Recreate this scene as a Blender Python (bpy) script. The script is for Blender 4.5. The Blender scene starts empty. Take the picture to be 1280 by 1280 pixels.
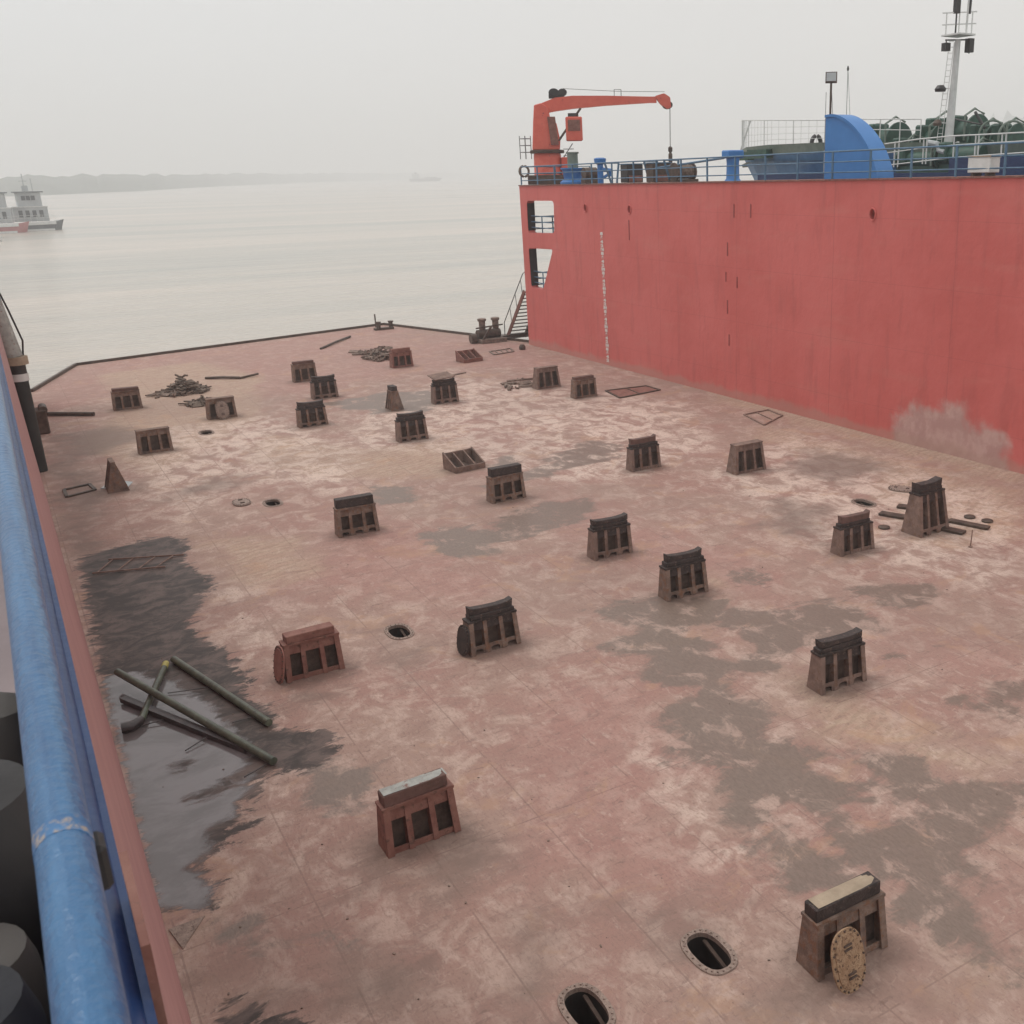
import bpy, bmesh, math, random
import numpy as np
from mathutils import Vector, Matrix
random.seed(7)
S = bpy.context.scene
COL = S.collection
PI = math.pi

# ---------------------------------------------------------------- camera frame (solved from the vanishing points)
F, CX, CY, H = 1283., 850., 640., 10.
v1 = Vector((-900/F, 412/F, -1)); k = 0.0158; t_ = F*F/(900*k+412)
nd = Vector((k*t_/F, -t_/F, -1))
YA = v1.normalized(); ZA = (-nd).normalized(); XA = YA.cross(ZA)
RW = Matrix((XA, YA, ZA))
def ray(px, py): return RW @ Vector(((px-CX)/F, -(py-CY)/F, -1))
def at_z(px, py, z=0.):
    d = ray(px, py); s = (z-H)/d.z; return Vector((0, 0, H)) + d*s
def at_x(px, py, x):
    d = ray(px, py); return Vector((0, 0, H)) + d*(x/d.x)
def at_y(px, py, y):
    d = ray(px, py); return Vector((0, 0, H)) + d*(y/d.y)

def proj_y(p):
    c = RW.transposed() @ (Vector(p)-Vector((0, 0, H))); return CY-F*c.y/(-c.z)
def z_for(x, y, py):
    lo_, hi_ = -5., 40.
    for _ in range(40):
        m_ = (lo_+hi_)/2
        if proj_y((x, y, m_)) > py: lo_ = m_
        else: hi_ = m_
    return lo_
# ---------------------------------------------------------------- materials
def srgb(r, g, b):
    f = lambda c: (c/255/12.92) if c/255 <= .04045 else ((c/255+.055)/1.055)**2.4
    return (f(r), f(g), f(b), 1)
def mat(name, c1, c2=None, rough=.6, scale=3., metal=0., rust=None, rust_amt=.5, bump=.15, spec=.5, stretch=(1, 1, 1)):
    m = bpy.data.materials.new(name); m.use_nodes = True
    nt = m.node_tree; N = nt.nodes; L = nt.links; b = N['Principled BSDF']
    b.inputs['Roughness'].default_value = rough; b.inputs['Metallic'].default_value = metal
    b.inputs['Specular IOR Level'].default_value = spec
    tc = N.new('ShaderNodeTexCoord'); mp = N.new('ShaderNodeMapping'); mp.inputs['Scale'].default_value = stretch
    L.new(tc.outputs['Object'], mp.inputs['Vector'])
    n = N.new('ShaderNodeTexNoise'); n.inputs['Scale'].default_value = scale; n.inputs['Detail'].default_value = 8
    n.inputs['Roughness'].default_value = .62; L.new(mp.outputs[0], n.inputs['Vector'])
    r = N.new('ShaderNodeValToRGB'); r.color_ramp.elements[0].position = .32; r.color_ramp.elements[1].position = .68
    r.color_ramp.elements[0].color = (*c1[:3], 1); r.color_ramp.elements[1].color = (*(c2 or c1)[:3], 1)
    L.new(n.outputs['Fac'], r.inputs['Fac']); out = r.outputs[0]
    if rust:
        n2 = N.new('ShaderNodeTexNoise'); n2.inputs['Scale'].default_value = scale*2.3; n2.inputs['Detail'].default_value = 10
        n2.inputs['Roughness'].default_value = .75; L.new(tc.outputs['Object'], n2.inputs['Vector'])
        r2 = N.new('ShaderNodeValToRGB'); p = .72-.35*rust_amt
        r2.color_ramp.elements[0].position = p; r2.color_ramp.elements[1].position = p+.07
        L.new(n2.outputs['Fac'], r2.inputs['Fac'])
        mx = N.new('ShaderNodeMix'); mx.data_type = 'RGBA'; L.new(r2.outputs[0], mx.inputs['Factor'])
        L.new(out, mx.inputs['A']); mx.inputs['B'].default_value = (*rust[:3], 1); out = mx.outputs['Result']
    L.new(out, b.inputs['Base Color'])
    if bump:
        bp = N.new('ShaderNodeBump'); bp.inputs['Strength'].default_value = bump; bp.inputs['Distance'].default_value = .02
        n3 = N.new('ShaderNodeTexNoise'); n3.inputs['Scale'].default_value = scale*6; n3.inputs['Detail'].default_value = 5
        L.new(tc.outputs['Object'], n3.inputs['Vector']); L.new(n3.outputs['Fac'], bp.inputs['Height'])
        L.new(bp.outputs[0], b.inputs['Normal'])
    return m
M = dict(
 body=mat('rusty_brown_steel', (.085, .055, .045), (.27, .185, .145), .8, 3.4, rust=(.20, .10, .06), rust_amt=.6, bump=.7),
 bodyred=mat('oxide_red_steel', (.17, .06, .045), (.27, .13, .10), .75, 3.4, rust=(.12, .06, .045), rust_amt=.5, bump=.4),
 bodytan=mat('mud_coated_steel', (.11, .068, .056), (.27, .18, .145), .85, 3.2, rust=(.16, .085, .05), rust_amt=.5, bump=.5),
 inner=mat('bare_brown_steel', (.045, .028, .022), (.12, .078, .06), .85, 4, bump=.4),
 capdark=mat('tarred_timber', (.018, .013, .012), (.06, .04, .036), .7, 6, rust=(.13, .085, .065), rust_amt=.45, bump=.6),
 capbrown=mat('brown_timber', (.09, .05, .04), (.17, .09, .075), .8, 4, bump=.5),
 capsand=mat('sand_topped_timber', (.30, .23, .165), (.42, .33, .24), .9, 4, bump=.4),
 capgrey=mat('weathered_grey_timber', (.27, .27, .25), (.42, .42, .39), .9, 5, rust=(.22, .12, .10), rust_amt=.45, bump=.4),
 cover=mat('rusty_cast_cover', (.26, .15, .085), (.43, .29, .18), .9, 9, rust=(.12, .06, .035), rust_amt=.55, bump=.7),
 coverred=mat('red_brown_cover', (.22, .09, .07), (.30, .13, .10), .8, 6, bump=.4),
 coverdark=mat('black_cover', (.02, .017, .016), (.05, .035, .03), .7, 6, bump=.4),
 rim=mat('hatch_rim_steel', (.20, .14, .115), (.34, .25, .205), .7, 12, rust=(.1, .06, .045), rust_amt=.5, bump=.5),
 black=mat('unlit_hold_black', (.012, .008, .007), (.025, .016, .013), .8, 3, bump=.2),  # near-black stands in for unlit depth in the hold and hawse holes
 blue=mat('blue_paint', (.10, .26, .50), (.16, .35, .62), .38, 5, rust=(.16, .12, .12), rust_amt=.12, bump=.12, stretch=(3, .5, 3)),
 blue_deep_shaded=mat('deep_and_shaded_blue_paint', (.005, .022, .085), (.009, .036, .12), .45, 4, rust=(.05, .05, .07), rust_amt=.15),  # deep blue; on the near railing its shade is put into this colour
 hullblue=mat('ship_hull_blue', (.035, .13, .28), (.07, .20, .38), .5, 1.5, rust=(.10, .08, .08), rust_amt=.3),
 bluebright=mat('bright_blue_paint', (.03, .165, .44), (.045, .20, .50), .45, 1.2, rust=(.09, .2, .4), rust_amt=.2, bump=.05),
 railblue=mat('faded_blue_rail_paint', (.05, .12, .20), (.10, .20, .30), .5, 3),
 railgrey=mat('weathered_rail_paint', (.10, .11, .11), (.24, .25, .25), .6, 3),
 white=mat('white_paint', (.55, .56, .54), (.72, .72, .70), .5, 2, rust=(.4, .36, .32), rust_amt=.25),
 green=mat('dark_green_paint', (.012, .055, .038), (.035, .10, .07), .55, 2.5, rust=(.07, .045, .03), rust_amt=.4),
 greenish=mat('grey_green_paint', (.12, .16, .13), (.2, .24, .2), .6, 2),
 brownmach=mat('greasy_brown_steel', (.04, .028, .022), (.11, .075, .055), .6, 4),
 crane=mat('crane_red_paint', (.62, .10, .065), (.70, .15, .10), .5, 1.5, rust=(.28, .05, .05), rust_amt=.35, bump=.05),
 dark=mat('black_grease_jamb_shade', (.015, .015, .017), (.04, .037, .035), .5, 4),  # black greasy parts; also colours in the shade on the opening jambs
 scrap=mat('rusty_scrap', (.10, .07, .055), (.28, .20, .16), .85, 6, bump=.5),
 net=mat('muddy_rope', (.07, .05, .038), (.22, .165, .13), .95, 8, bump=.5),
 pipegreen=mat('olive_green_pipe', (.05, .058, .042), (.12, .13, .09), .45, 5, rust=(.05, .045, .035), rust_amt=.5),
 bar=mat('wet_dark_bar', (.03, .024, .026), (.075, .055, .052), .4, 5),
 steelthin=mat('rusted_flat_bar', (.16, .09, .07), (.30, .20, .16), .8, 6),
 towergrey=mat('muddy_upper_deck', (.20, .155, .16), (.28, .22, .22), .7, 1.5, rust=(.10, .075, .07), rust_amt=.3),
 bollard=mat('dark_brown_bollard', (.012, .010, .011), (.025, .021, .021), .6, 3),
 taupe=mat('taupe_paint', (.04, .034, .031), (.06, .05, .045), .6, 3),
 navy=mat('black_rubber', (.008, .008, .012), (.014, .014, .02), .6, 3),
 boatgrey=mat('weathered_boat_paint', (.30, .32, .33), (.45, .47, .47), .6, .5),
 boatdark=mat('boat_dark_steel', (.05, .06, .065), (.10, .11, .12), .6, 1),  # dark grey for boat hulls, roofs and funnel
 boatred=mat('boat_red_paint', (.35, .10, .11), (.45, .16, .16), .6, .5),
 glass=mat('dark_window_glass', (.02, .025, .03), (.03, .035, .04), .1, 1, bump=0),
 land=mat('wooded_bank', (.055, .075, .06), (.10, .12, .095), .9, .02, bump=0),
 hill=mat('far_hill_woodland', (.06, .10, .08), (.09, .13, .10), .95, .01, bump=0),
)

# ---------------------------------------------------------------- mesh helpers
class MB:
    def __init__(s): s.v = []; s.f = []
    def add(s, vs, fs, mt=None):
        o = len(s.v)
        for v in vs:
            v = Vector(v); s.v.append(tuple(mt @ v) if mt else tuple(v))
        s.f += [tuple(i+o for i in f) for f in fs]; return s
    def box(s, c, d, mt=None, rz=0, taper=1.):
        x, y, z = d[0]/2, d[1]/2, d[2]/2; R = Matrix.Rotation(rz, 3, 'Z'); vs = []
        for sz in (-1, 1):
            k = taper if sz > 0 else 1
            for sx, sy in ((-1, -1), (1, -1), (1, 1), (-1, 1)):
                vs.append(Vector(c)+R @ Vector((sx*x*k, sy*y*k, sz*z)))
        return s.add(vs, [(0, 3, 2, 1), (4, 5, 6, 7), (0, 1, 5, 4), (1, 2, 6, 5), (2, 3, 7, 6), (3, 0, 4, 7)], mt)
    def bar(s, a, b, w, h=None, up=(0, 0, 1), mt=None):
        a, b = Vector(a), Vector(b); h = h or w; d = (b-a).normalized(); u = Vector(up)
        if abs(d.dot(u)) > .98: u = Vector((0, 1, 0))
        sx = d.cross(u).normalized(); uz = sx.cross(d)
        vs = [p+sx*(i*w/2)+uz*(j*h/2) for p in (a, b) for i, j in ((-1, -1), (1, -1), (1, 1), (-1, 1))]
        return s.add(vs, [(0, 3, 2, 1), (4, 5, 6, 7), (0, 1, 5, 4), (1, 2, 6, 5), (2, 3, 7, 6), (3, 0, 4, 7)], mt)
    def tube(s, pts, r, n=10, cap=True, mt=None):
        pts = [Vector(p) for p in pts]; rs = r if isinstance(r, (list, tuple)) else [r]*len(pts); vs = []
        d0 = (pts[1]-pts[0]).normalized(); u = Vector((0, 0, 1)) if abs(d0.z) < .9 else Vector((1, 0, 0))
        for i, p in enumerate(pts):
            d = (pts[min(i+1, len(pts)-1)]-pts[max(i-1, 0)]).normalized()
            sx = d.cross(u).normalized(); sy = d.cross(sx).normalized(); u = -sy if False else u
            for q in range(n):
                a = 2*PI*q/n; vs.append(p+(sx*math.cos(a)+sy*math.sin(a))*rs[i])
        fs = [(i*n+q, i*n+(q+1) % n, (i+1)*n+(q+1) % n, (i+1)*n+q) for i in range(len(pts)-1) for q in range(n)]
        if cap: fs += [tuple(range(n))[::-1], tuple((len(pts)-1)*n+q for q in range(n))]
        return s.add(vs, fs, mt)
    def lathe(s, prof, n=20, mt=None):   # (r, z)
        vs = [(r*math.cos(2*PI*q/n), r*math.sin(2*PI*q/n), z) for r, z in prof for q in range(n)]
        fs = [(i*n+q, i*n+(q+1) % n, (i+1)*n+(q+1) % n, (i+1)*n+q) for i in range(len(prof)-1) for q in range(n)]
        fs += [tuple(range(n))[::-1], tuple((len(prof)-1)*n+q for q in range(n))]
        return s.add(vs, fs, mt)
    def prism(s, poly, t, plane='yz', o=0., mt=None):   # polygon in a plane, extruded t along the third axis, centred at o
        def P(a, b, c): return {'yz': (c, a, b), 'xz': (a, c, b), 'xy': (a, b, c)}[plane]
        n = len(poly); vs = [P(a, b, o-t/2) for a, b in poly]+[P(a, b, o+t/2) for a, b in poly]
        fs = [tuple(range(n)), tuple(range(n, 2*n))[::-1]]+[(i, n+i, n+(i+1) % n, (i+1) % n) for i in range(n)]
        return s.add(vs, fs, mt)
    def build(s, name, m, parent=None, smooth=False, bevel=0.):
        me = bpy.data.meshes.new(name); me.from_pydata(s.v, [], s.f)
        bm = bmesh.new(); bm.from_mesh(me); bmesh.ops.recalc_face_normals(bm, faces=bm.faces)
        if bevel:
            es = [e for e in bm.edges if len(e.link_faces) == 2 and e.calc_face_angle(0) > .6]
            bmesh.ops.bevel(bm, geom=es, offset=bevel, segments=1, affect='EDGES')
        bm.to_mesh(me); bm.free()
        if smooth:
            for p in me.polygons: p.use_smooth = True
            me.set_sharp_from_angle(angle=math.radians(38))
        me.materials.append(m if not isinstance(m, str) else M[m])
        o = bpy.data.objects.new(name, me); COL.objects.link(o)
        if parent: o.parent = parent
        return o
def tag(o, label=None, cat=None, group=None, kind=None):
    if label: o['label'] = label
    if cat: o['category'] = cat
    if group: o['group'] = group
    if kind: o['kind'] = kind
    return o
def thing(name, label, cat, loc=(0, 0, 0), rz=0., group=None):
    o = bpy.data.objects.new(name, None); COL.objects.link(o); o.empty_display_size = .2
    o.location = loc; o.rotation_euler = (0, 0, rz); return tag(o, label, cat, group)
def dup(o, parent=None):
    c = o.copy(); COL.objects.link(c)
    if parent: c.parent = parent
    for ch in list(o.children): dup(ch, c)
    return c
def plate(outer, holes, thick):      # plate with openings, in local (a,b) plane -> mesh in y,z, thickness along +x
    bm = bmesh.new(); es = []
    for loop in [outer]+holes:
        vs = [bm.verts.new((0, a, b)) for a, b in loop]
        es += [bm.edges.new((vs[i], vs[(i+1) % len(vs)])) for i in range(len(vs))]
    r = bmesh.ops.triangle_fill(bm, use_beauty=True, edges=es)
    fc = [g for g in r['geom'] if isinstance(g, bmesh.types.BMFace)]
    e = bmesh.ops.extrude_face_region(bm, geom=fc)
    bmesh.ops.translate(bm, vec=(thick, 0, 0), verts=[g for g in e['geom'] if isinstance(g, bmesh.types.BMVert)])
    bmesh.ops.recalc_face_normals(bm, faces=bm.faces)
    mb = MB(); bm.verts.index_update()
    mb.v = [tuple(v.co) for v in bm.verts]; mb.f = [tuple(v.index for v in f.verts) for f in bm.faces]; bm.free(); return mb
def rounded(pts, r, n=4):
    out = []; m = len(pts)
    for i in range(m):
        p = Vector((*pts[i], 0)); a = Vector((*pts[i-1], 0)); b = Vector((*pts[(i+1) % m], 0))
        A = p+(a-p).normalized()*r; B = p+(b-p).normalized()*r
        for q in range(n+1):
            t = q/n; w = A*(1-t)**2+p*2*t*(1-t)+B*t*t; out.append((w.x, w.y))
    return out

# ================================================================= DECK
CELL = .2; X0, X1, Y0, Y1 = .2, 29.0, 4., 74.
nx = int(round((X1-X0)/CELL)); ny = int(round((Y1-Y0)/CELL))
def pw(poly): return np.array([tuple(at_z(x, y))[:2] for x, y in poly])
def sdist(P, poly):
    poly = pw(poly); n = len(poly); d = np.full(len(P), 1e9); ins = np.zeros(len(P), bool)
    for i in range(n):
        a, b = poly[i], poly[(i+1) % n]; ab = b-a
        t = np.clip(((P-a) @ ab)/(ab @ ab), 0, 1); d = np.minimum(d, np.hypot(*(P-(a+t[:, None]*ab)).T))
        c = ((a[1] > P[:, 1]) != (b[1] > P[:, 1]))
        with np.errstate(divide='ignore', invalid='ignore'):
            xs = (b[0]-a[0])*(P[:, 1]-a[1])/(b[1]-a[1])+a[0]
        ins ^= c & (P[:, 0] < xs)
    return np.where(ins, d, -d)
def Z2(l): return [(x/2, 640+y/2) for x, y in l]
def Z3(l): return [(640+x/2, 640+y/2) for x, y in l]
DAMP = [
 Z3([(310, 215), (480, 200), (600, 245), (680, 240), (760, 215), (930, 260), (945, 300), (860, 305), (740, 340), (650, 400), (560, 410), (545, 440), (640, 480), (640, 560), (760, 600), (980, 600), (1060, 650), (1190, 680), (1290, 660), (1290, 770), (1215, 800), (1200, 900), (1130, 930), (1160, 1010), (1290, 1120), (1290, 1250), (1150, 1130), (1010, 1040), (940, 1000), (950, 940), (820, 945), (700, 950), (600, 880), (600, 830), (660, 780), (520, 790), (510, 700), (560, 640), (400, 625), (370, 500), (440, 440), (300, 425), (345, 370), (200, 345), (290, 290), (185, 250)]),
 Z3([(1110, 470), (1180, 430), (1290, 420), (1290, 520), (1210, 510), (1140, 490)]),
 Z3([(530, 150), (580, 135), (640, 150), (620, 175), (560, 178)]),
 Z3([(840, 190), (1000, 170), (1120, 200), (1060, 235), (930, 240)]),
 Z3([(930, 360), (1060, 330), (980, 370)]),
 
 [(525, 665), (575, 655), (624, 665), (628, 690), (590, 700), (534, 687)], [(458, 608), (517, 606), (513, 628), (466, 630)],
 [(740, 548), (790, 562), (760, 575), (700, 590), (640, 612), (600, 608), (668, 582)], [(612, 571), (648, 567), (648, 584), (622, 584)],
 [(400, 505), (440, 498), (480, 490), (560, 488), (556, 505), (530, 515), (470, 517)],
 
 
 [(640, 636), (740, 620), (740, 650), (600, 690)],  
 Z2([(540, 1050), (640, 990), (700, 1030), (800, 1050), (880, 1080), (780, 1110), (660, 1120), (560, 1100)]),  
  Z2([(760, 650), (860, 600), (960, 640), (920, 700), (900, 740), (820, 770), (760, 740)]), Z2([(650, 850), (720, 800), (760, 860), (700, 930)]),  
 
]
SOFT = [Z3([(10, 1000), (60, 1010), (110, 1180), (90, 1290), (0, 1290)]),
 [(60, 545), (140, 530), (230, 545), (160, 556), (70, 590)], [(215, 612), (262, 596), (330, 590), (300, 606), (240, 622), (200, 630)],
 [(60, 590), (110, 585), (150, 620), (120, 660), (150, 690), (80, 700)],
 [(900, 470), (960, 480), (1010, 500), (940, 500)], [(1010, 560), (1090, 570), (1130, 590), (1060, 605), (960, 590)], [(960, 620), (1040, 630), (1030, 680), (940, 660)],
 Z2([(1010, 860), (1150, 800), (1200, 840), (1290, 900), (1200, 880), (1080, 890)]),
 Z2([(810, 1130), (900, 1090), (1080, 1120), (1090, 1290), (830, 1290)]),
 Z2([(510, 1180), (560, 1110), (720, 1130), (730, 1190), (600, 1210)]),
 Z2([(960, 300), (1060, 330), (1040, 430), (960, 400)]),
 [(880, 1240), (1010, 1230), (1120, 1290), (900, 1290)],
 Z2([(740, 450), (870, 420), (860, 470), (760, 480)]),
 Z2([(880, 900), (980, 860), (1180, 760), (1280, 860), (1100, 960), (940, 980)]), Z3([(300, 1000), (520, 960), (560, 1090), (380, 1130)])]
DRY = [Z3([(650, 740), (700, 745), (790, 810), (900, 905), (890, 935), (800, 860), (690, 800)]), Z3([(855, 790), (870, 750), (940, 730), (1040, 715), (1030, 760), (930, 780)]), Z3([(800, 640), (880, 640), (910, 680), (820, 680)]), Z3([(450, 280), (560, 290), (530, 330), (440, 310)]), Z3([(520, 350), (590, 330), (570, 370)])]
WET = [Z2([(190, 115), (300, 85), (370, 66), (440, 60), (480, 90), (460, 120), (500, 150), (540, 170), (500, 240), (480, 290), (520, 320), (560, 340), (600, 385), (640, 410), (600, 450), (680, 480), (700, 540), (830, 540), (850, 580), (820, 620), (760, 655), (700, 650), (655, 665), (660, 700), (640, 720), (585, 730), (600, 770), (660, 760), (650, 785), (580, 810), (550, 850), (500, 880), (560, 930), (540, 980), (500, 1010), (440, 1000), (390, 1010), (330, 700), (250, 420)]),
       Z2([(500, 1300), (520, 1250), (600, 1215), (640, 1245), (760, 1260), (790, 1300)])]
POOL = [Z2([(255, 410), (330, 400), (420, 395), (470, 420), (560, 520), (640, 590), (620, 640), (640, 680), (585, 730), (590, 760), (520, 800), (560, 850), (480, 890), (555, 940), (500, 1005), (430, 990), (385, 990), (320, 700)])]
MUD = [Z2([(460, 720), (520, 700), (600, 650), (660, 640), (560, 700), (480, 722)]), Z2([(470, 890), (520, 850), (600, 800), (580, 850), (480, 905)]), Z2([(440, 430), (520, 420), (640, 450), (700, 560), (640, 560), (540, 480)]), Z2([(340, 360), (600, 340), (600, 440), (360, 410)]), Z2([(420, 640), (470, 620), (480, 640), (430, 650)])]
SAND = [Z3([(650, 410), (730, 370), (800, 450), (900, 470), (960, 460), (1040, 560), (1180, 580), (1250, 620), (1180, 680), (1040, 640), (960, 600), (800, 580), (740, 520), (660, 470)]),
        [(960, 530), (1290, 615), (1290, 680), (1180, 690), (1100, 640), (1090, 600), (930, 545)], [(890, 480), (1100, 530), (1290, 590), (1290, 612), (1090, 560), (880, 500)], Z3([(1050, 1090), (1290, 1120), (1290, 1250), (1100, 1190)]),
        Z2([(640, 810), (720, 840), (640, 900), (600, 960), (520, 1060), (470, 1100), (520, 1000), (600, 870)]), [(110, 470), (250, 450), (330, 470), (330, 520), (260, 560), (190, 600), (90, 560), (150, 500)], [(330, 540), (460, 560), (600, 545), (560, 600), (420, 600), (300, 580)], Z3([(430, 190), (480, 170), (470, 300), (560, 230), (520, 150)]), Z2([(490, 60), (760, 60), (820, 160), (620, 200), (560, 160)])]
DUST = [[(560, 470), (700, 480), (860, 505), (900, 560), (780, 600), (680, 600), (560, 570), (430, 560), (450, 520)], [(150, 540), (330, 520), (460, 560), (440, 620), (300, 600), (230, 660), (170, 600)], [(880, 590), (1000, 540), (1200, 600), (1280, 640), (1280, 760), (1180, 720), (1000, 680)], Z3([(330, 560), (420, 640), (560, 760), (640, 900), (500, 900), (420, 760), (330, 700)]), Z2([(470, 200), (620, 180), (700, 240), (680, 300), (640, 380), (560, 320)]), Z2([(620, 700), (760, 650), (740, 800), (620, 960), (560, 1020), (590, 860)])]
PINK = [[(95, 458), (480, 407), (660, 430), (700, 460), (560, 460), (330, 500), (200, 480), (40, 520), (40, 490)], [(440, 600), (500, 640), (640, 740), (560, 760), (400, 740), (360, 760), (300, 780), (380, 680)], Z3([(0, 440), (330, 400), (480, 640), (400, 760), (560, 900), (420, 1000), (100, 900), (0, 1000)]), [(700, 600), (800, 650), (960, 700), (1000, 760), (840, 740), (650, 650)], Z3([(800, 300), (1130, 320), (1290, 360), (1290, 420), (1000, 420)]), [(560, 520), (700, 530), (640, 570), (560, 560)], Z3([(1200, 900), (1290, 860), (1290, 1080)])]

BLK = [(532, 1056), (1068, 1205), (396, 845), (621, 813), (1056, 860), (861, 746), (768, 696), (1073, 691), (1164, 666), (450, 668), (637, 626), (809, 587), (938, 590), (518, 551), (584, 587), (196, 566), (279, 523), (393, 533), (161, 512), (383, 477), (408, 498), (559, 504), (497, 513), (504, 459), (589, 452), (686, 485), (733, 497), (148, 615)]
xs = X0+np.arange(nx+1)*CELL; ys = Y0+np.arange(ny+1)*CELL
gx, gy = np.meshgrid(xs, ys); P = np.stack([gx.ravel(), gy.ravel()], 1)
HOLES = [((886, 1190), .0), ((733, 1262), .0), ((499, 790), .0), ((341, 629), .0), ((258, 541), .0), ((1080, 629), .0)]
hc = [at_z(*p) for p, _ in HOLES]
HA, HB = .30, .46
skip = set(); patches = []
for c in hc:
    i0 = int(round((c.x-X0)/CELL))-3; j0 = int(round((c.y-Y0)/CELL))-3
    for i in range(6):
        for j in range(6): skip.add((i0+i, j0+j))
    patches.append((i0, j0, c))
dv = [(float(a), float(b), 0.) for a, b in P]
df = [(j*(nx+1)+i, j*(nx+1)+i+1, (j+1)*(nx+1)+i+1, (j+1)*(nx+1)+i) for j in range(ny) for i in range(nx) if (i, j) not in skip]
def oval(a, b, n=24, ph=0.):   # stadium-like oval, long axis y
    out = []
    for q in range(n):
        t = 2*PI*q/n+ph; cs, sn = math.cos(t), math.sin(t)
        e = .78; out.append((a*math.copysign(abs(cs)**e, cs), b*math.copysign(abs(sn)**e, sn)))
    return out
for i0, j0, c in patches:
    ring = [(i0+i, j0) for i in range(6)]+[(i0+6, j0+j) for j in range(6)]+[(i0+6-i, j0+6) for i in range(6)]+[(i0, j0+6-j) for j in range(6)]
    idx = [j*(nx+1)+i for i, j in ring]; o = len(dv)
    for q, (i, j) in enumerate(ring):
        dx, dy = X0+i*CELL-c.x, Y0+j*CELL-c.y; t = math.atan2(dy/(HB+.0), dx/(HA+.0)); cs, sn = math.cos(t), math.sin(t)
        dv.append((c.x+(HA-.03)*math.copysign(abs(cs)**.78, cs), c.y+(HB-.03)*math.copysign(abs(sn)**.78, sn), 0.))
    df += [(idx[q], idx[(q+1) % 24], o+(q+1) % 24, o+q) for q in range(24)]
PV = np.array([v[:2] for v in dv])
GR = np.full(len(PV), -9.)
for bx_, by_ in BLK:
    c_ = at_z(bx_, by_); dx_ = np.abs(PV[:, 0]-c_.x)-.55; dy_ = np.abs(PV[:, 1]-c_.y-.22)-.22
    GR = np.maximum(GR, .12-np.hypot(np.maximum(dx_, 0), np.maximum(dy_, 0)))  # grime ring doubling as painted contact darkening at each block's foot
def multi(polys, sub=()):
    d = np.full(len(PV), -9.)
    for p in polys: d = np.maximum(d, sdist(PV, p))
    for p in sub: d = np.minimum(d, -sdist(PV, p))
    return np.clip(d, -4, 4)
attrs = dict(dust=multi(DUST), soft=multi(SOFT), grime_contact=GR, damp=multi(DAMP, DRY), wet=multi(WET), pool=multi(POOL, MUD), sand=multi(SAND), pinkz=multi(PINK))
me = bpy.data.meshes.new('steel_deck'); me.from_pydata(dv, [], df)
for n_, a in attrs.items():
    at = me.attributes.new(n_, 'FLOAT', 'POINT'); at.data.foreach_set('value', a.astype(np.float32))
# outline of the far end: chamfered corners
cA, cB, cC = at_z(95, 457), at_z(480, 406), at_z(40, 490)
cD = Vector((cB.x+(28.0-cB.x)*1.0, 57.5, 0))
bm = bmesh.new(); bm.from_mesh(me)
def cut(a, b):
    d = b-a; nrm = Vector((-d.y, d.x, 0)).normalized()
    bmesh.ops.bisect_plane(bm, geom=bm.verts[:]+bm.edges[:]+bm.faces[:], dist=1e-5, plane_co=a, plane_no=nrm, clear_outer=True)
# left side to far edge to right chamfer, walked clockwise so 'outer' is outside
cut(cC, cA); cut(cA, cB); cut(cB, cD+Vector((0, 0, 0)))
bm.to_mesh(me); bm.free()
deck = bpy.data.objects.new('steel_deck', me); COL.objects.link(deck); tag(deck, kind='structure')

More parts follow.
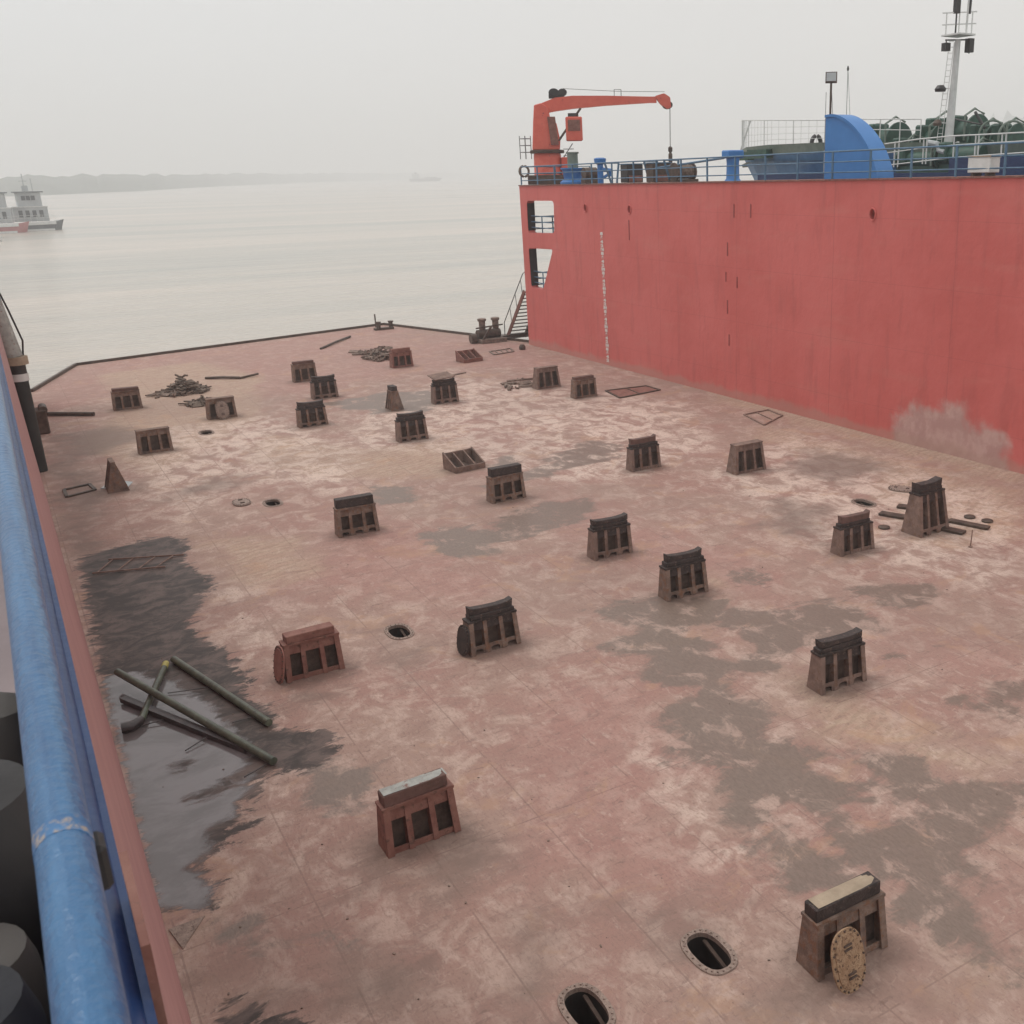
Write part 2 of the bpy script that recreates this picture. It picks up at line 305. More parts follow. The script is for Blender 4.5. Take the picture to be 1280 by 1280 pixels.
def deck_material():
    m = bpy.data.materials.new('weathered_red_deck'); m.use_nodes = True
    nt = m.node_tree; N = nt.nodes; L = nt.links; b = N['Principled BSDF']
    tc = N.new('ShaderNodeTexCoord')
    def noise(scale, detail=8, rough=.6, st=(1, 1, 1), dist=0.):
        mp = N.new('ShaderNodeMapping'); mp.inputs['Scale'].default_value = st; L.new(tc.outputs['Object'], mp.inputs['Vector'])
        n = N.new('ShaderNodeTexNoise'); n.inputs['Scale'].default_value = scale; n.inputs['Detail'].default_value = detail
        n.inputs['Roughness'].default_value = rough; n.inputs['Distortion'].default_value = dist
        L.new(mp.outputs[0], n.inputs['Vector']); return n.outputs['Fac']
    def math_(op, a, b_=None, clamp=False):
        n = N.new('ShaderNodeMath'); n.operation = op; n.use_clamp = clamp
        for i, v in enumerate((a, b_)):
            if v is None: continue
            if isinstance(v, (int, float)): n.inputs[i].default_value = v
            else: L.new(v, n.inputs[i])
        return n.outputs[0]
    def ss(v, lo, hi):
        n = N.new('ShaderNodeMapRange'); n.interpolation_type = 'SMOOTHSTEP'; n.inputs['From Min'].default_value = lo; n.inputs['From Max'].default_value = hi
        L.new(v, n.inputs['Value']); return n.outputs[0]
    def mix(f, a, b_):
        n = N.new('ShaderNodeMix'); n.data_type = 'RGBA'
        if isinstance(f, (int, float)): n.inputs['Factor'].default_value = f
        else: L.new(f, n.inputs['Factor'])
        for s_, v in (('A', a), ('B', b_)):
            if isinstance(v, tuple): n.inputs[s_].default_value = (*v[:3], 1)
            else: L.new(v, n.inputs[s_])
        return n.outputs['Result']
    def attr(nm): n = N.new('ShaderNodeAttribute'); n.attribute_name = nm; return n.outputs['Fac']
    def mask(nm, noi, amp, lo, hi): return ss(math_('ADD', attr(nm), math_('MULTIPLY', math_('SUBTRACT', noi, .5), amp)), lo, hi)
    nA = noise(.35, 9, .62, (1, 1.3, 1), .4); nB = noise(1.6, 10, .68, (1, .75, 1), .6); nC = noise(7, 8, .7); nD = noise(45, 4, .7)
    nE = noise(.8, 10, .66, (.85, 1.25, 1), .35); nF = noise(2.6, 9, .72, (.7, 1.5, 1), .5)
    c = mix(ss(nA, .38, .62), (.36, .235, .19), (.35, .195, .16))
    c = mix(math_('MULTIPLY', ss(nB, .46, .62), .75), c, (.53, .385, .32))
    c = mix(math_('MULTIPLY', ss(nE, .50, .66), .55), c, (.27, .16, .13))
    pk = mask('pinkz', nE, 3.2, -.5, .9)
    c = mix(math_('MULTIPLY', pk, .55), c, mix(ss(nF, .4, .62), (.42, .22, .185), (.34, .175, .15)))
    sd = mask('sand', nE, 3.0, -.3, .8)
    c = mix(math_('MULTIPLY', sd, .75), c, mix(ss(nF, .4, .6), (.50, .37, .27), (.44, .285, .21)))
    wv = N.new('ShaderNodeTexWave'); wv.inputs['Scale'].default_value = 1.3; wv.inputs['Distortion'].default_value = 5.; wv.inputs['Detail'].default_value = 4; wv.inputs['Detail Scale'].default_value = 1.4
    mpw = N.new('ShaderNodeMapping'); mpw.inputs['Rotation'].default_value = (0, 0, 1.2); L.new(tc.outputs['Object'], mpw.inputs['Vector']); L.new(mpw.outputs[0], wv.inputs['Vector'])
    c = mix(math_('MULTIPLY', math_('MULTIPLY', sd, ss(wv.outputs['Fac'], .55, .85)), .3), c, (.27, .19, .13))
    du = math_('MULTIPLY', mask('dust', nE, 3.4, -.6, 1.0), ss(nB, .38, .60)); c = mix(math_('MULTIPLY', du, .75), c, (.74, .58, .49))
    # scuffs: dark scraped flecks and pale salty dust
    c = mix(math_('MULTIPLY', ss(nF, .57, .66), .5), c, (.23, .15, .125))
    c = mix(math_('MULTIPLY', ss(noise(3.4, 9, .75, (1.3, .6, 1), .3), .56, .66), .5), c, (.60, .45, .38))
    c = mix(math_('MULTIPLY', ss(nC, .52, .68), .35), c, (.27, .17, .145))
    c = mix(math_('MULTIPLY', ss(nD, .55, .75), .25), c, (.24, .16, .13))
    # fine streaks, scratches and grit
    nG = noise(14, 9, .8, (1.6, .5, 1), .4); nH = noise(5.5, 10, .8, (.5, 1.4, 1), 1.2)
    c = mix(math_('MULTIPLY', ss(nG, .5, .62), .5), c, (.19, .115, .09))
    c = mix(math_('MULTIPLY', ss(nH, .56, .66), .4), c, (.70, .53, .44))
    c = mix(math_('MULTIPLY', ss(math_('MULTIPLY', nH, -1.), -.43, -.36), .6), c, (.16, .10, .08))
    c = mix(math_('MULTIPLY', ss(noise(.11, 6, .6), .48, .62), .3), c, (.26, .17, .14))
    nK = noise(150, 3, .7); c = mix(math_('MULTIPLY', ss(nK, .52, .66), .3), c, (.20, .13, .105)); c = mix(math_('MULTIPLY', ss(math_('MULTIPLY', nK, -1.), -.44, -.34), .3), c, (.62, .48, .41))
    oc = math_('MULTIPLY', ss(noise(.55, 9, .68, (1, 1, 1), .9), .56, .64), ss(nG, .36, .5)); c = mix(math_('MULTIPLY', oc, .35), c, (.46, .27, .16))
    # plate seams
    sx = N.new('ShaderNodeSeparateXYZ'); L.new(tc.outputs['Object'], sx.inputs[0])
    def seam(o, per, w, off=0.):
        f = math_('FRACT', math_('ADD', math_('DIVIDE', o, per), off)); return math_('LESS_THAN', math_('ABSOLUTE', math_('SUBTRACT', f, .5)), w/per)
    sm = math_('MAXIMUM', seam(sx.outputs['X'], 1.8, .014, .2), seam(sx.outputs['Y'], 6.2, .014, .35))
    sm = math_('MULTIPLY', sm, ss(nB, .40, .52))
    c = mix(math_('MULTIPLY', sm, .42), c, (.17, .10, .08))
    c = mix(.08, c, (.10, .03, .02))
    c = mix(math_('MULTIPLY', mask('soft', nE, 3.0, -.5, 1.0), .75), c, (.175, .122, .10))
    dm = mask('damp', nE, 2.8, -.12, .26); dm = math_('MULTIPLY', dm, ss(math_('ADD', attr('damp'), math_('MULTIPLY', math_('SUBTRACT', nF, .5), 2.6)), -.35, -.02)); dm = math_('MULTIPLY', dm, math_('SUBTRACT', 1., math_('MULTIPLY', ss(nB, .52, .64), .7)))
    c = mix(math_('MULTIPLY', dm, .86), c, mix(ss(nG, .4, .6), (.185, .135, .108), (.145, .104, .082)))
    wt = mask('wet', nF, 1.6, -.05, .12)
    gr = mask('grime_contact', nF, .9, -.45, .1); c = mix(math_('MULTIPLY', gr, .45), c, (.13, .085, .065))
    c = mix(wt, c, mix(ss(noise(1.3, 9, .75, (.9, 1.2, 1), .6), .40, .62), (.03, .018, .014), (.12, .08, .068)))
    pl = mask('pool', nF, .8, -.05, .12)
    c = mix(pl, c, mix(ss(nE, .42, .6), (.175, .15, .152), (.12, .10, .098)))
    L.new(c, b.inputs['Base Color'])
    r = mix(dm, (.78,)*3, (.5,)*3); r = mix(wt, r, (.62,)*3); r = mix(pl, r, (.06,)*3); L.new(r, b.inputs['Roughness'])
    h = math_('ADD', math_('MULTIPLY', nC, 1.), math_('MULTIPLY', nD, .5)); h = math_('ADD', h, math_('MULTIPLY', nF, 1.5))
    h = math_('MULTIPLY', h, math_('SUBTRACT', 1., math_('MAXIMUM', pl, math_('MULTIPLY', dm, .8))))
    bp = N.new('ShaderNodeBump'); bp.inputs['Strength'].default_value = .22; bp.inputs['Distance'].default_value = .02
    L.new(h, bp.inputs['Height']); L.new(bp.outputs[0], b.inputs['Normal']); return m
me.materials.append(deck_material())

# deck edge rim and hull side of the barge
rim = MB(); hs = MB()
pts = [Vector((.45, 40, 0)), cC, cA, cB, cD]
for a, b in zip(pts[1:-1], pts[2:]): rim.bar(a+Vector((0, 0, .07)), b+Vector((0, 0, .07)), .14, .15)
for a, b in zip([Vector((cC.x, 3, 0))]+pts[1:], pts[1:]+[Vector((cD.x, 3, 0))]):
    hs.add([a+Vector((0, 0, -.01)), b+Vector((0, 0, -.01)), (b.x, b.y, -3), (a.x, a.y, -3)], [(0, 1, 2, 3)])
hs.add([(0.1, 2, -3), (cD.x, 2, -3), (cD.x, cD.y, -3), cB+Vector((0, 0, -3)), cA+Vector((0, 0, -3)), cC+Vector((0, 0, -3))], [(0, 1, 2, 3, 4, 5)])
barge_side = thing('barge_hull', 'low rusty barge hull edge with a raised brown rim at its far end', 'barge hull')
rim.build('edge_rim', 'brownmach', barge_side); hs.build('side_plating', 'bodyred', barge_side)

# ================================================================= MANHOLES
for n_, (c, lab) in enumerate(zip(hc, ['open oval manhole in the deck just left of the nearest block with a leaning cover', 'open oval manhole cut by the bottom edge of the picture', 'open manhole between the red-brown block and the dark block, both with leaning covers', 'small open manhole beside a flat round cover in the middle left of the deck', 'farthest open manhole, below the block fronted by a round cover', 'open manhole near the sandy right side, left of the tall block'])):
    t = thing('manhole', lab, 'manhole', c, 0, 'open manholes in the deck')
    r = MB(); n = 48; A = oval(HA, HB, n); B = oval(HA-.085, HB-.085, n)
    vs = [(x, y, .003) for x, y in A]+[(x, y, .022) for x, y in [(a*.985, b*.985) for a, b in A]]+[(x, y, .022) for x, y in B]+[(x, y, -.05) for x, y in B]
    fs = [(k*n+q, k*n+(q+1) % n, (k+1)*n+(q+1) % n, (k+1)*n+q) for k in range(3) for q in range(n)]
    r.add(vs, fs)
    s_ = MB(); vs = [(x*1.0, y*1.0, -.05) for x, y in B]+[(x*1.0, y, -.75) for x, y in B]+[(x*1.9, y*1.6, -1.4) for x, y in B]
    s_.add(vs, [(k*n+q, k*n+(q+1) % n, (k+1)*n+(q+1) % n, (k+1)*n+q) for k in range(2) for q in range(n)]+[tuple(range(2*n, 3*n))]); s_.build('shaft', 'black', t)  # darkness of the hold is painted into the near-black shaft
    for q, (x, y) in enumerate(oval(HA-.042, HB-.042, 22)): r.lathe([(.014, -.004), (.014, .016), (.008, .02)], 8, Matrix.Translation((x, y, .022)))
    r.build('rim', 'rim', t)
    MB().bar((.14, HB-.14, -.10), (.15, -HB+.16, -.24), .05, .03).build('ladder_rail', 'inner', t)

# ================================================================= KEEL BLOCKS
def make_block(kind, bm_, cm, w=1.12, d=.46, h=.76, td=.29, tw=1.06, ch=.2, arch=False, double=False):
    t = bpy.data.objects.new('keel_block', None); COL.objects.link(t)
    if kind == 'wedge':
        prof = [(-.45, 0), (-.45, .2), (.45, .58), (.45, 0)]
        for s in (-1, 1): MB().prism(prof, .05, 'yz', s*(w/2-.025)).build('side_plate', bm_, t)
        for s in (-.2, .2): MB().prism([(-.40, .01), (-.40, .205), (.40, .535), (.40, .01)], .045, 'yz', s).build('rib', bm_, t)
        MB().box((0, -.42, .095), (w-.1, .05, .19)).build('front_plate', bm_, t)
        MB().box((0, .42, .28), (w-.1, .05, .52)).build('back_plate', bm_, t)
        MB().add([(-w/2+.05, -.39, .05), (w/2-.05, -.39, .05), (w/2-.05, .39, .16), (-w/2+.05, .39, .16)], [(0, 1, 2, 3)]).build('web_plate', 'inner', t)
        return t
    m_ = .05; k = tw/w
    # end plates lean in slightly: trapezoids sheared in x with height
    for s in (-1, 1):
        p = MB(); xb, xt = s*(w/2-.02), s*(tw/2-.02)
        vs = []
        for o in (-.022, .022): vs += [(xb+o, -d/2, 0), (xb+o, d/2, 0), (xt+o, td/2, h), (xt+o, -td/2, h)]
        p.add(vs, [(0, 1, 2, 3), (7, 6, 5, 4), (0, 4, 5, 1), (1, 5, 6, 2), (2, 6, 7, 3), (3, 7, 4, 0)]); p.build('side_plate', bm_, t)
        fl = MB(); fl.add([(xb-s*.03-.05, -d/2-.012, 0), (xb-s*.03+.05, -d/2-.012, 0), (xt-s*.03+.05, -td/2-.012, h), (xt-s*.03-.05, -td/2-.012, h),
                           (xb-s*.03-.05, -d/2+.02, 0), (xb-s*.03+.05, -d/2+.02, 0), (xt-s*.03+.05, -td/2+.02, h), (xt-s*.03-.05, -td/2+.02, h)],
                          [(0, 1, 2, 3), (4, 7, 6, 5), (0, 4, 5, 1), (1, 5, 6, 2), (2, 6, 7, 3), (3, 7, 4, 0)]); fl.build('corner_flange', bm_, t)
    MB().add([(-w/2+.05, -.02, 0), (w/2-.05, -.02, 0), (tw/2-.05, -.02, h), (-tw/2+.05, -.02, h), (-w/2+.05, .02, 0), (w/2-.05, .02, 0), (tw/2-.05, .02, h), (-tw/2+.05, .02, h)],
             [(0, 1, 2, 3), (4, 7, 6, 5), (0, 4, 5, 1), (3, 2, 6, 7)]).build('web_plate', 'inner', t)
    for f in (-1, 1):
        for s in (-1/6, 1/6):
            xb, xt = s*w, s*tw; r = MB(); vs = []
            for o in (-.042, .042): vs += [(xb+o, f*(d/2-.01), 0), (xb+o, f*.024, 0), (xt+o, f*.024, h), (xt+o, f*(td/2-.01), h)]
            r.add(vs, [(0, 1, 2, 3), (7, 6, 5, 4), (0, 4, 5, 1), (1, 5, 6, 2), (2, 6, 7, 3), (3, 7, 4, 0)]); r.build('rib', bm_, t)
        # header band just under the top
        zz = h-.2; y0 = d/2+(td/2-d/2)*zz/h
        MB().add([(-tw/2+.07, f*(y0-.03), zz), (tw/2-.07, f*(y0-.03), zz), (tw/2-.07, f*(td/2-.035), h-.003), (-tw/2+.07, f*(td/2-.035), h-.003),
                  (-tw/2+.07, f*(y0-.07), zz), (tw/2-.07, f*(y0-.07), zz), (tw/2-.07, f*(td/2-.075), h-.003), (-tw/2+.07, f*(td/2-.075), h-.003)],
                 [(0, 1, 2, 3), (4, 7, 6, 5), (0, 4, 5, 1), (3, 2, 6, 7)]).build('header_band', 'capdark' if double else bm_, t)
    MB().box((0, 0, h+.022), (tw+.03, td+.03, .044)).build('top_plate', 'capdark' if double else bm_, t)
    if not arch: MB().box((0, -d/2+.05, .05), (w-.11, .02, .10)).build('sill_plate', bm_, t)
    # kick plates with drain arches, mud in the bays
    for f in ((-1, 1) if arch else ()):
        yy = f*(d/2-.045); pts_k = [(-w/2+.05, 0.002)]
        for q in (-1, 0, 1):
            c0_ = q*w/3; pts_k += [(c0_-.10, .002), (c0_-.10, .09), (c0_-.05, .12), (c0_+.05, .12), (c0_+.10, .09), (c0_+.10, .002)]
        pts_k += [(w/2-.05, .002), (w/2-.05, .2), (-w/2+.05, .2)]
        MB().prism(pts_k, .02, 'xz', yy).build('kick_plate', bm_, t)
    z = h+.044
    if kind == 'plain': return t
    if double:
        MB().box((0, 0, z+.05), (tw-.02, td-.04, .10)).build('packing_plate', 'capdark', t, bevel=.01); z += .102
        c = MB(); hw = (tw-.1)/2; J = lambda: random.uniform(-.014, .014); prof = [(a_+J(), b_+J()) for a_, b_ in [(-hw, 0), (-hw-.01, ch+.015), (-hw+.09, ch-.02), (-hw/3, ch-.035), (hw/3, ch-.035), (hw-.09, ch-.02), (hw+.01, ch+.02), (hw, 0)]]
        c.prism([(a, z+b) for a, b in prof], td-.1, 'xz'); c.build('cap_block', cm, t, bevel=.008)
    else:
        MB().box((0, 0, z+ch/2), (tw-.05, td-.02, ch)).build('cap_block', cm, t, bevel=.012)
    return t
protos = {}
SPEC = {
 'redgrey': ('cap', 'bodyred', 'capbrown', dict(ch=.2)), 'redred': ('cap', 'bodyred', 'bodyred', dict(ch=.17, h=.78)),
 'tancover': ('cap', 'body', 'capdark', dict(ch=.2, double=False, h=.78, td=.30)),
 'dark': ('cap', 'body', 'capdark', dict(ch=.17, double=True, h=.76, arch=True)), 'dark2': ('cap', 'body', 'capdark', dict(ch=.26, double=False, h=.77, arch=True)), 'dark3': ('cap', 'bodytan', 'capbrown', dict(ch=.2, double=True, h=.74, arch=False)), 'darktan': ('cap', 'bodytan', 'capdark', dict(ch=.15, double=True, h=.78, arch=True)),
 'brown': ('cap', 'body', 'capbrown', dict(ch=.13, h=.82)), 'plaintan': ('plain', 'bodytan', None, dict(h=.98, w=1.22, d=.6, td=.3)), 'plain': ('plain', 'body', None, dict(h=.86, td=.28)),
 'tall': ('cap', 'bodytan', 'capdark', dict(ch=.18, double=True, h=1.12, arch=True, w=1.12, tw=.96, d=.75, td=.38)), 'wedge': ('wedge', 'bodytan', None, {}), 'wedgered': ('wedge', 'bodyred', None, {}),
 'narrow': ('cap', 'body', 'capdark', dict(ch=.2, w=.7, tw=.5, d=.6, td=.3, h=.8)), 'ridge': ('plain', 'body', None, dict(w=.85, tw=.75, d=.66, td=.12, h=.98)),
}
BL = [ # px of front base centre, style, rotation deg, y shift, label
 (532, 1056, 'redgrey', 0, 'red-brown keel block with a pale sandy cap, left of centre in the foreground'),
 (1068, 1205, 'tancover', 0, 'nearest keel block, with a sandy cap and a rusty oval cover leaning on its front'),
 (396, 845, 'redred', 0, 'red-brown keel block with a red oval cover leaning on its left side'),
 (621, 813, 'dark', 0, 'dark keel block with a black cover leaning on its left side'),
 (1056, 860, 'darktan', 0, 'dark-capped keel block standing on rippled ochre sand at the right'),
 (861, 746, 'dark', 0, 'dark-capped keel block at the top end of the large damp patch'),
 (768, 696, 'darktan', 0, 'dark keel block just up and left of the one at the damp patch top'),
 (1073, 691, 'dark3', 0, 'purple-brown keel block just left of the tall one with planks'),
 (1164, 666, 'tall', 0, 'tallest keel block, muddy, with planks lying on both sides of its foot'),
 (450, 668, 'dark2', 0, 'dark keel block standing alone left of the deck centre, near a small open manhole'),
 (637, 626, 'dark2', 0, 'dark keel block just below and right of the low wedge frame in mid deck'),
 (809, 587, 'dark3', 0, 'black-capped keel block between the low wedge frame and the capless block at the right'),
 (938, 590, 'plaintan', 0, 'sandy brown keel block without a cap, near the red wall'),
 (518, 551, 'darktan', 0, 'greenish black-capped keel block in front of the narrow stained one'),
 (584, 587, 'wedge', 8, 'low sloping frame block with three open bays, in mid deck'),
 (196, 566, 'plain', 0, 'capless brown keel block at the left, nearest the blue rail side'),
 (279, 523, 'plain', 0, 'brown keel block fronted by a pale round cover, beside the tangled rope heap'),
 (393, 533, 'dark', 0, 'nearest of the cluster of three keel blocks at the far left centre'),
 (161, 512, 'brown', 0, 'farthest keel block on the left side of the deck'),
 (383, 477, 'brown', 0, 'rearmost of the cluster of three keel blocks at the far left centre'),
 (408, 498, 'darktan', 0, 'keel block with pale ribs, middle one of the cluster of three'),
 (559, 504, 'darktan', 0, 'keel block with a loose flat plate lying on its top'),
 (497, 513, 'narrow', 90, 'narrow dark keel block seen end-on in the middle of a dark stain'),
 (504, 459, 'redred', 0, 'reddish keel block beside the farthest scrap pile'),
 (589, 452, 'wedgered', 8, 'farthest low sloping frame block, near the foot of the stairs'),
 (686, 485, 'plaintan', 0, 'left of the pair of keel blocks beside the draft marks, without a dark cap'),
 (733, 497, 'brown', 0, 'right of the pair of keel blocks beside the draft marks, nearer the wall'),
 (148, 615, 'ridge', 90, 'ridge-topped keel block seen end-on beside a pale triangular plate'),
]
blocks = []
for px, py, st, rot, lab in BL:
    if st not in protos:
        kd, bm_, cm, kw = SPEC[st]; protos[st] = make_block(kd, bm_, cm, **kw); t = protos[st]
    else: t = dup(protos[st])
    p = at_z(px, py); t.location = (p.x, p.y+(.24 if rot != 90 else .42), .004)
    t.rotation_euler = (random.uniform(-.012, .012), random.uniform(-.012, .012), math.radians(rot+random.uniform(-2.5, 2.5)))
    for ch_ in t.children:      # each block wears its cap a little differently
        if ch_.name.startswith(('cap_block', 'packing_plate')) and rot == 0:
            ch_.rotation_euler = (0, random.uniform(-.022, .022), random.uniform(-.03, .03)); ch_.scale = (random.uniform(.92, 1.02), random.uniform(.9, 1.05), 1)
    if st != 'ridge': t.scale = (1.07, 1.0, random.uniform(.97, 1.05))
    tag(t, lab, 'keel block', 'keel blocks standing on the deck'); blocks.append(t)
bpy.context.view_layer.update()
def top_slab(b, m, z, w, d):   # thin mud crust lying on a cap, part of that block
    s = MB(); n = 9; vs = []; 
    for j in range(4):
        for i in range(n): vs.append((-w/2+w*i/(n-1), -d/2+d*j/3, z+.004+random.uniform(0, .025)*(0 if i in (0, n-1) or j in (0, 3) else 1)))
    s.add(vs, [(j*n+i, j*n+i+1, (j+1)*n+i+1, (j+1)*n+i) for j in range(3) for i in range(n-1)]); s.build('mud_crust', m, b)
top_slab(blocks[0], 'capgrey', .76+.044+.2, .96, .22); top_slab(blocks[1], 'capsand', .78+.044+.2, .96, .22)

# leaning covers: things of their own
def cover(label, m, a=.27, b=.42, handles=True):
    t = thing('manhole_cover', label, 'manhole cover', group='loose manhole covers')
    n = 40; A = oval(a, b, n); c = MB(); A2 = [(x*.82, y*.88) for x, y in A]
    vs = [(x, y, -.015) for x, y in A]+[(x, y, .015) for x, y in A]+[(x, y, .015) for x, y in A2]+[(x*.96, y*.96, .03) for x, y in A2]
    c.add(vs, [(k*n+q, k*n+(q+1) % n, (k+1)*n+(q+1) % n, (k+1)*n+q) for k in range(3) for q in range(n)]+[tuple(range(n))[::-1], tuple(range(3*n, 4*n))]); c.build('cover_plate', m, t)
    bo = MB()
    for x, y in oval(a*.91, b*.94, 20): bo.lathe([(.014, 0), (.014, .016), (.009, .02)], 8, Matrix.Translation((x, y, .015)))
    bo.build('bolt_ring', 'inner', t)
    if handles:
        for s in (-1, 1):
            hb = MB()
            for o in (-.028, .028): hb.box((0, s*b*.45+o, .04), (.13, .022, .022))
            hb.build('handle', 'inner', t)
    return t
cv = cover('rusty ochre oval cover leaning on the front of the nearest block', 'cover'); p = at_z(1063, 1238)
cv.location = (p.x, p.y+.06, .43); cv.rotation_euler = (math.radians(74), 0, math.radians(2))
cv = cover('red-brown oval cover leaning on the left side of a red-brown block', 'coverred', .26, .40, False); b = blocks[2].location
cv.location = (b.x-.68, b.y-.1, .41); cv.rotation_euler = (math.radians(80), 0, math.radians(-82))
cv = cover('black oval cover leaning on the left side of a dark block', 'coverdark', .24, .34, False); b = blocks[3].location
cv.location = (b.x-.68, b.y-.05, .36); cv.rotation_euler = (math.radians(80), 0, math.radians(-82))
cv = cover('pale round cover leaning on the front of a far brown block', 'rim', .27, .40); b = blocks[16].location
cv.location = (b.x+.0, b.y-.36, .40); cv.rotation_euler = (math.radians(74), 0, 0)
# flat covers on deck
p = at_z(302, 629); cv = cover('small flat oval cover lying on the deck left of a small open manhole', 'rim', .27, .40); cv.location = (p.x, p.y, .03)
p = at_z(1127, 612); cv = cover('flat oval cover lying on sand behind the tall block', 'rim', .30, .44); cv.location = (p.x, p.y, .03); cv.rotation_euler = (0, 0, .5)
# loose plate on block 22
b = blocks[21].location; lp = MB(); lp.box((0, 0, 0), (1.0, .75, .04)); lp = lp.build('loose_plate', 'bodytan')
lp.location = (b.x-.05, b.y+.1, 1.22); lp.rotation_euler = (math.radians(9), math.radians(-3), .1); tag(lp, 'loose flat plate lying on top of a far keel block', 'steel plate')
lb = MB().bar((.2, 0, 0), (1.1, .2, .02), .14, .05).build('loose_board', 'body'); lb.location = (b.x+.2, b.y+.3, 1.125+.02); tag(lb, 'short board sticking out beyond the block with a loose plate', 'board')

# ================================================================= LOOSE THINGS ON THE DECK
def P3(px, py, z): v = at_z(px, py); return (v.x, v.y, z)
o = MB().tube([P3(150, 856, .30), P3(343, 957, .09)], .075, 14).build('steel_pipe', 'pipegreen', smooth=True); tag(o, 'long olive green pipe resting across a cross pipe in the puddle', 'pipe')
o = MB().tube([P3(218, 828, .08), P3(337, 908, .08)], .075, 14).build('steel_pipe', 'pipegreen', smooth=True); tag(o, 'olive green pipe lying alone at the upper edge of the puddle', 'pipe')
o = MB().bar(P3(155, 878, .08), P3(310, 940, .05), .14, .1).build('steel_beam', 'bar'); tag(o, 'dark wet flat beam lying under the long green pipe', 'beam')
t = thing('cross_pipe', 'short grey cross pipe with a yellow tip and flanged foot under the long green pipe', 'pipe')
a = Vector(P3(206, 840, .10)); b = Vector(P3(178, 905, .10)); MB().tube([a, b], .065, 12).build('tube', 'pipegreen', t, True)
MB().tube([a, a+(a-b).normalized()*.22], .069, 12).build('yellow_tip', mat('faded_yellow_paint', (.35, .30, .08), (.45, .38, .12), .6, 4), t, True)
MB().tube([b, b+(b-a).normalized()*.18+Vector((-.12, 0, 0)), b+(b-a).normalized()*.2+Vector((-.3, .04, 0))], [.08, .10, .10], 12).build('flange', 'bar', t, True)
for (pts_, r_, lab) in [([(232, 940), (262, 923), (250, 916)], .012, 'thin bent wire at the middle of the long green pipe'), ([(337, 955), (306, 975)], .013, 'thin rod at the near end of the long green pipe'), ([(165, 912), (205, 903)], .012, 'thin rod beside the flanged foot of the cross pipe'), ([(290, 905), (318, 899)], .01, 'thin wire beside the lone green pipe'), ([(210, 868), (264, 862)], .01, 'thin wire between the two green pipes')]:
    o = MB().tube([P3(x, y, .03+.03*(i % 2)) for i, (x, y) in enumerate(pts_)], r_, 6).build('wire', 'bar'); tag(o, lab, 'wire')
# ladder
t = thing('steel_ladder', 'thin rusty ladder lying on the dark wet deck beside the red side', 'ladder')
A, B = Vector(P3(116, 718, .04)), Vector(P3(207, 710, .04)); C_, D_ = Vector(P3(136, 701, .04)), Vector(P3(230, 695, .04))
MB().bar(A, B, .03, .04).build('stile', 'steelthin', t); MB().bar(C_, D_, .03, .04).build('stile', 'steelthin', t)
for k_ in (.06, .33, .62, .86): MB().bar(A.lerp(B, k_), C_.lerp(D_, k_), .025, .02).build('rung', 'steelthin', t)
# frames lying flat
def frame(corners, w, label, m='steelthin', cross=0, z=.03):
    t = thing('welded_frame', label, 'frame', group='flat steel frames lying on the deck'); c = [Vector(P3(x, y, z)) for x, y in corners]
    for i in range(4): MB().bar(c[i], c[(i+1) % 4], w, .05).build('side_bar', m, t)
    if m == 'brownmach' and cross:
        MB().add([p-Vector((0, 0, .012)) for p in c], [(0, 1, 2, 3)]).build('inner_plate', 'bodyred', t)
    for q in range(cross):
        f_ = (q+1)/(cross+1); MB().bar(c[0].lerp(c[1], f_), c[3].lerp(c[2], f_), w*.7, .03).build('cross_bar', m, t)
    return t
frame([(757, 489), (808, 483), (825, 488), (775, 498)], .09, 'long rusty frame lying flat at the foot of the wall right of the draft marks', 'brownmach', 1)
frame([(930, 519), (960, 513), (978, 520), (955, 532)], .07, 'small square frame lying flat close to the red wall', 'steelthin', 1)
frame([(80, 613), (112, 606), (119, 613), (84, 622)], .10, 'small low brown frame beside the red strip on the left', 'brownmach')
frame([(612, 440), (638, 436), (642, 440), (618, 444)], .1, 'far flat grating frame near the foot of the stairs', 'scrap', 3)
# planks by tall block
for a_, b_, w_, lab in [((1100, 643), (1136, 649), .3, 'dark plank left of the tall block'), ((1186, 652), (1236, 662), .25, 'plank right of the tall block'), ((1178, 662), (1205, 668), .3, 'short plank touching the right foot of the tall block'), ((1122, 634), (1138, 636), .3, 'short plank end behind the tall block')]:
    o = MB().bar(P3(*a_, .05), P3(*b_, .05), w_, .07).build('plank', 'brownmach', bevel=.008); tag(o, lab, 'plank')
for x, y, lab in [(1184, 652, 'dark round lid nearest the tall block'), (1212, 647, 'small dark disc on sand, farther of two right of the tall block'), (1234, 652, 'small dark disc on sand, nearer the right picture edge'), (1105, 660, 'flat brown disc between the two right-hand blocks')]:
    o = MB().lathe([(.17, 0), (.17, .04), (.12, .06)], 18, Matrix.Translation(P3(x, y, .006))).build('round_lid', 'brownmach'); tag(o, lab, 'lid')
t = thing('deck_pin', 'thin upright pin on the sand right of the tall block', 'pin', P3(1213, 684, 0)); MB().lathe([(.06, 0.004), (.06, .03)], 12).build('base', 'steelthin', t); MB().tube([(0, 0, .03), (.03, 0, .5)], .016, 8).build('rod', 'steelthin', t)
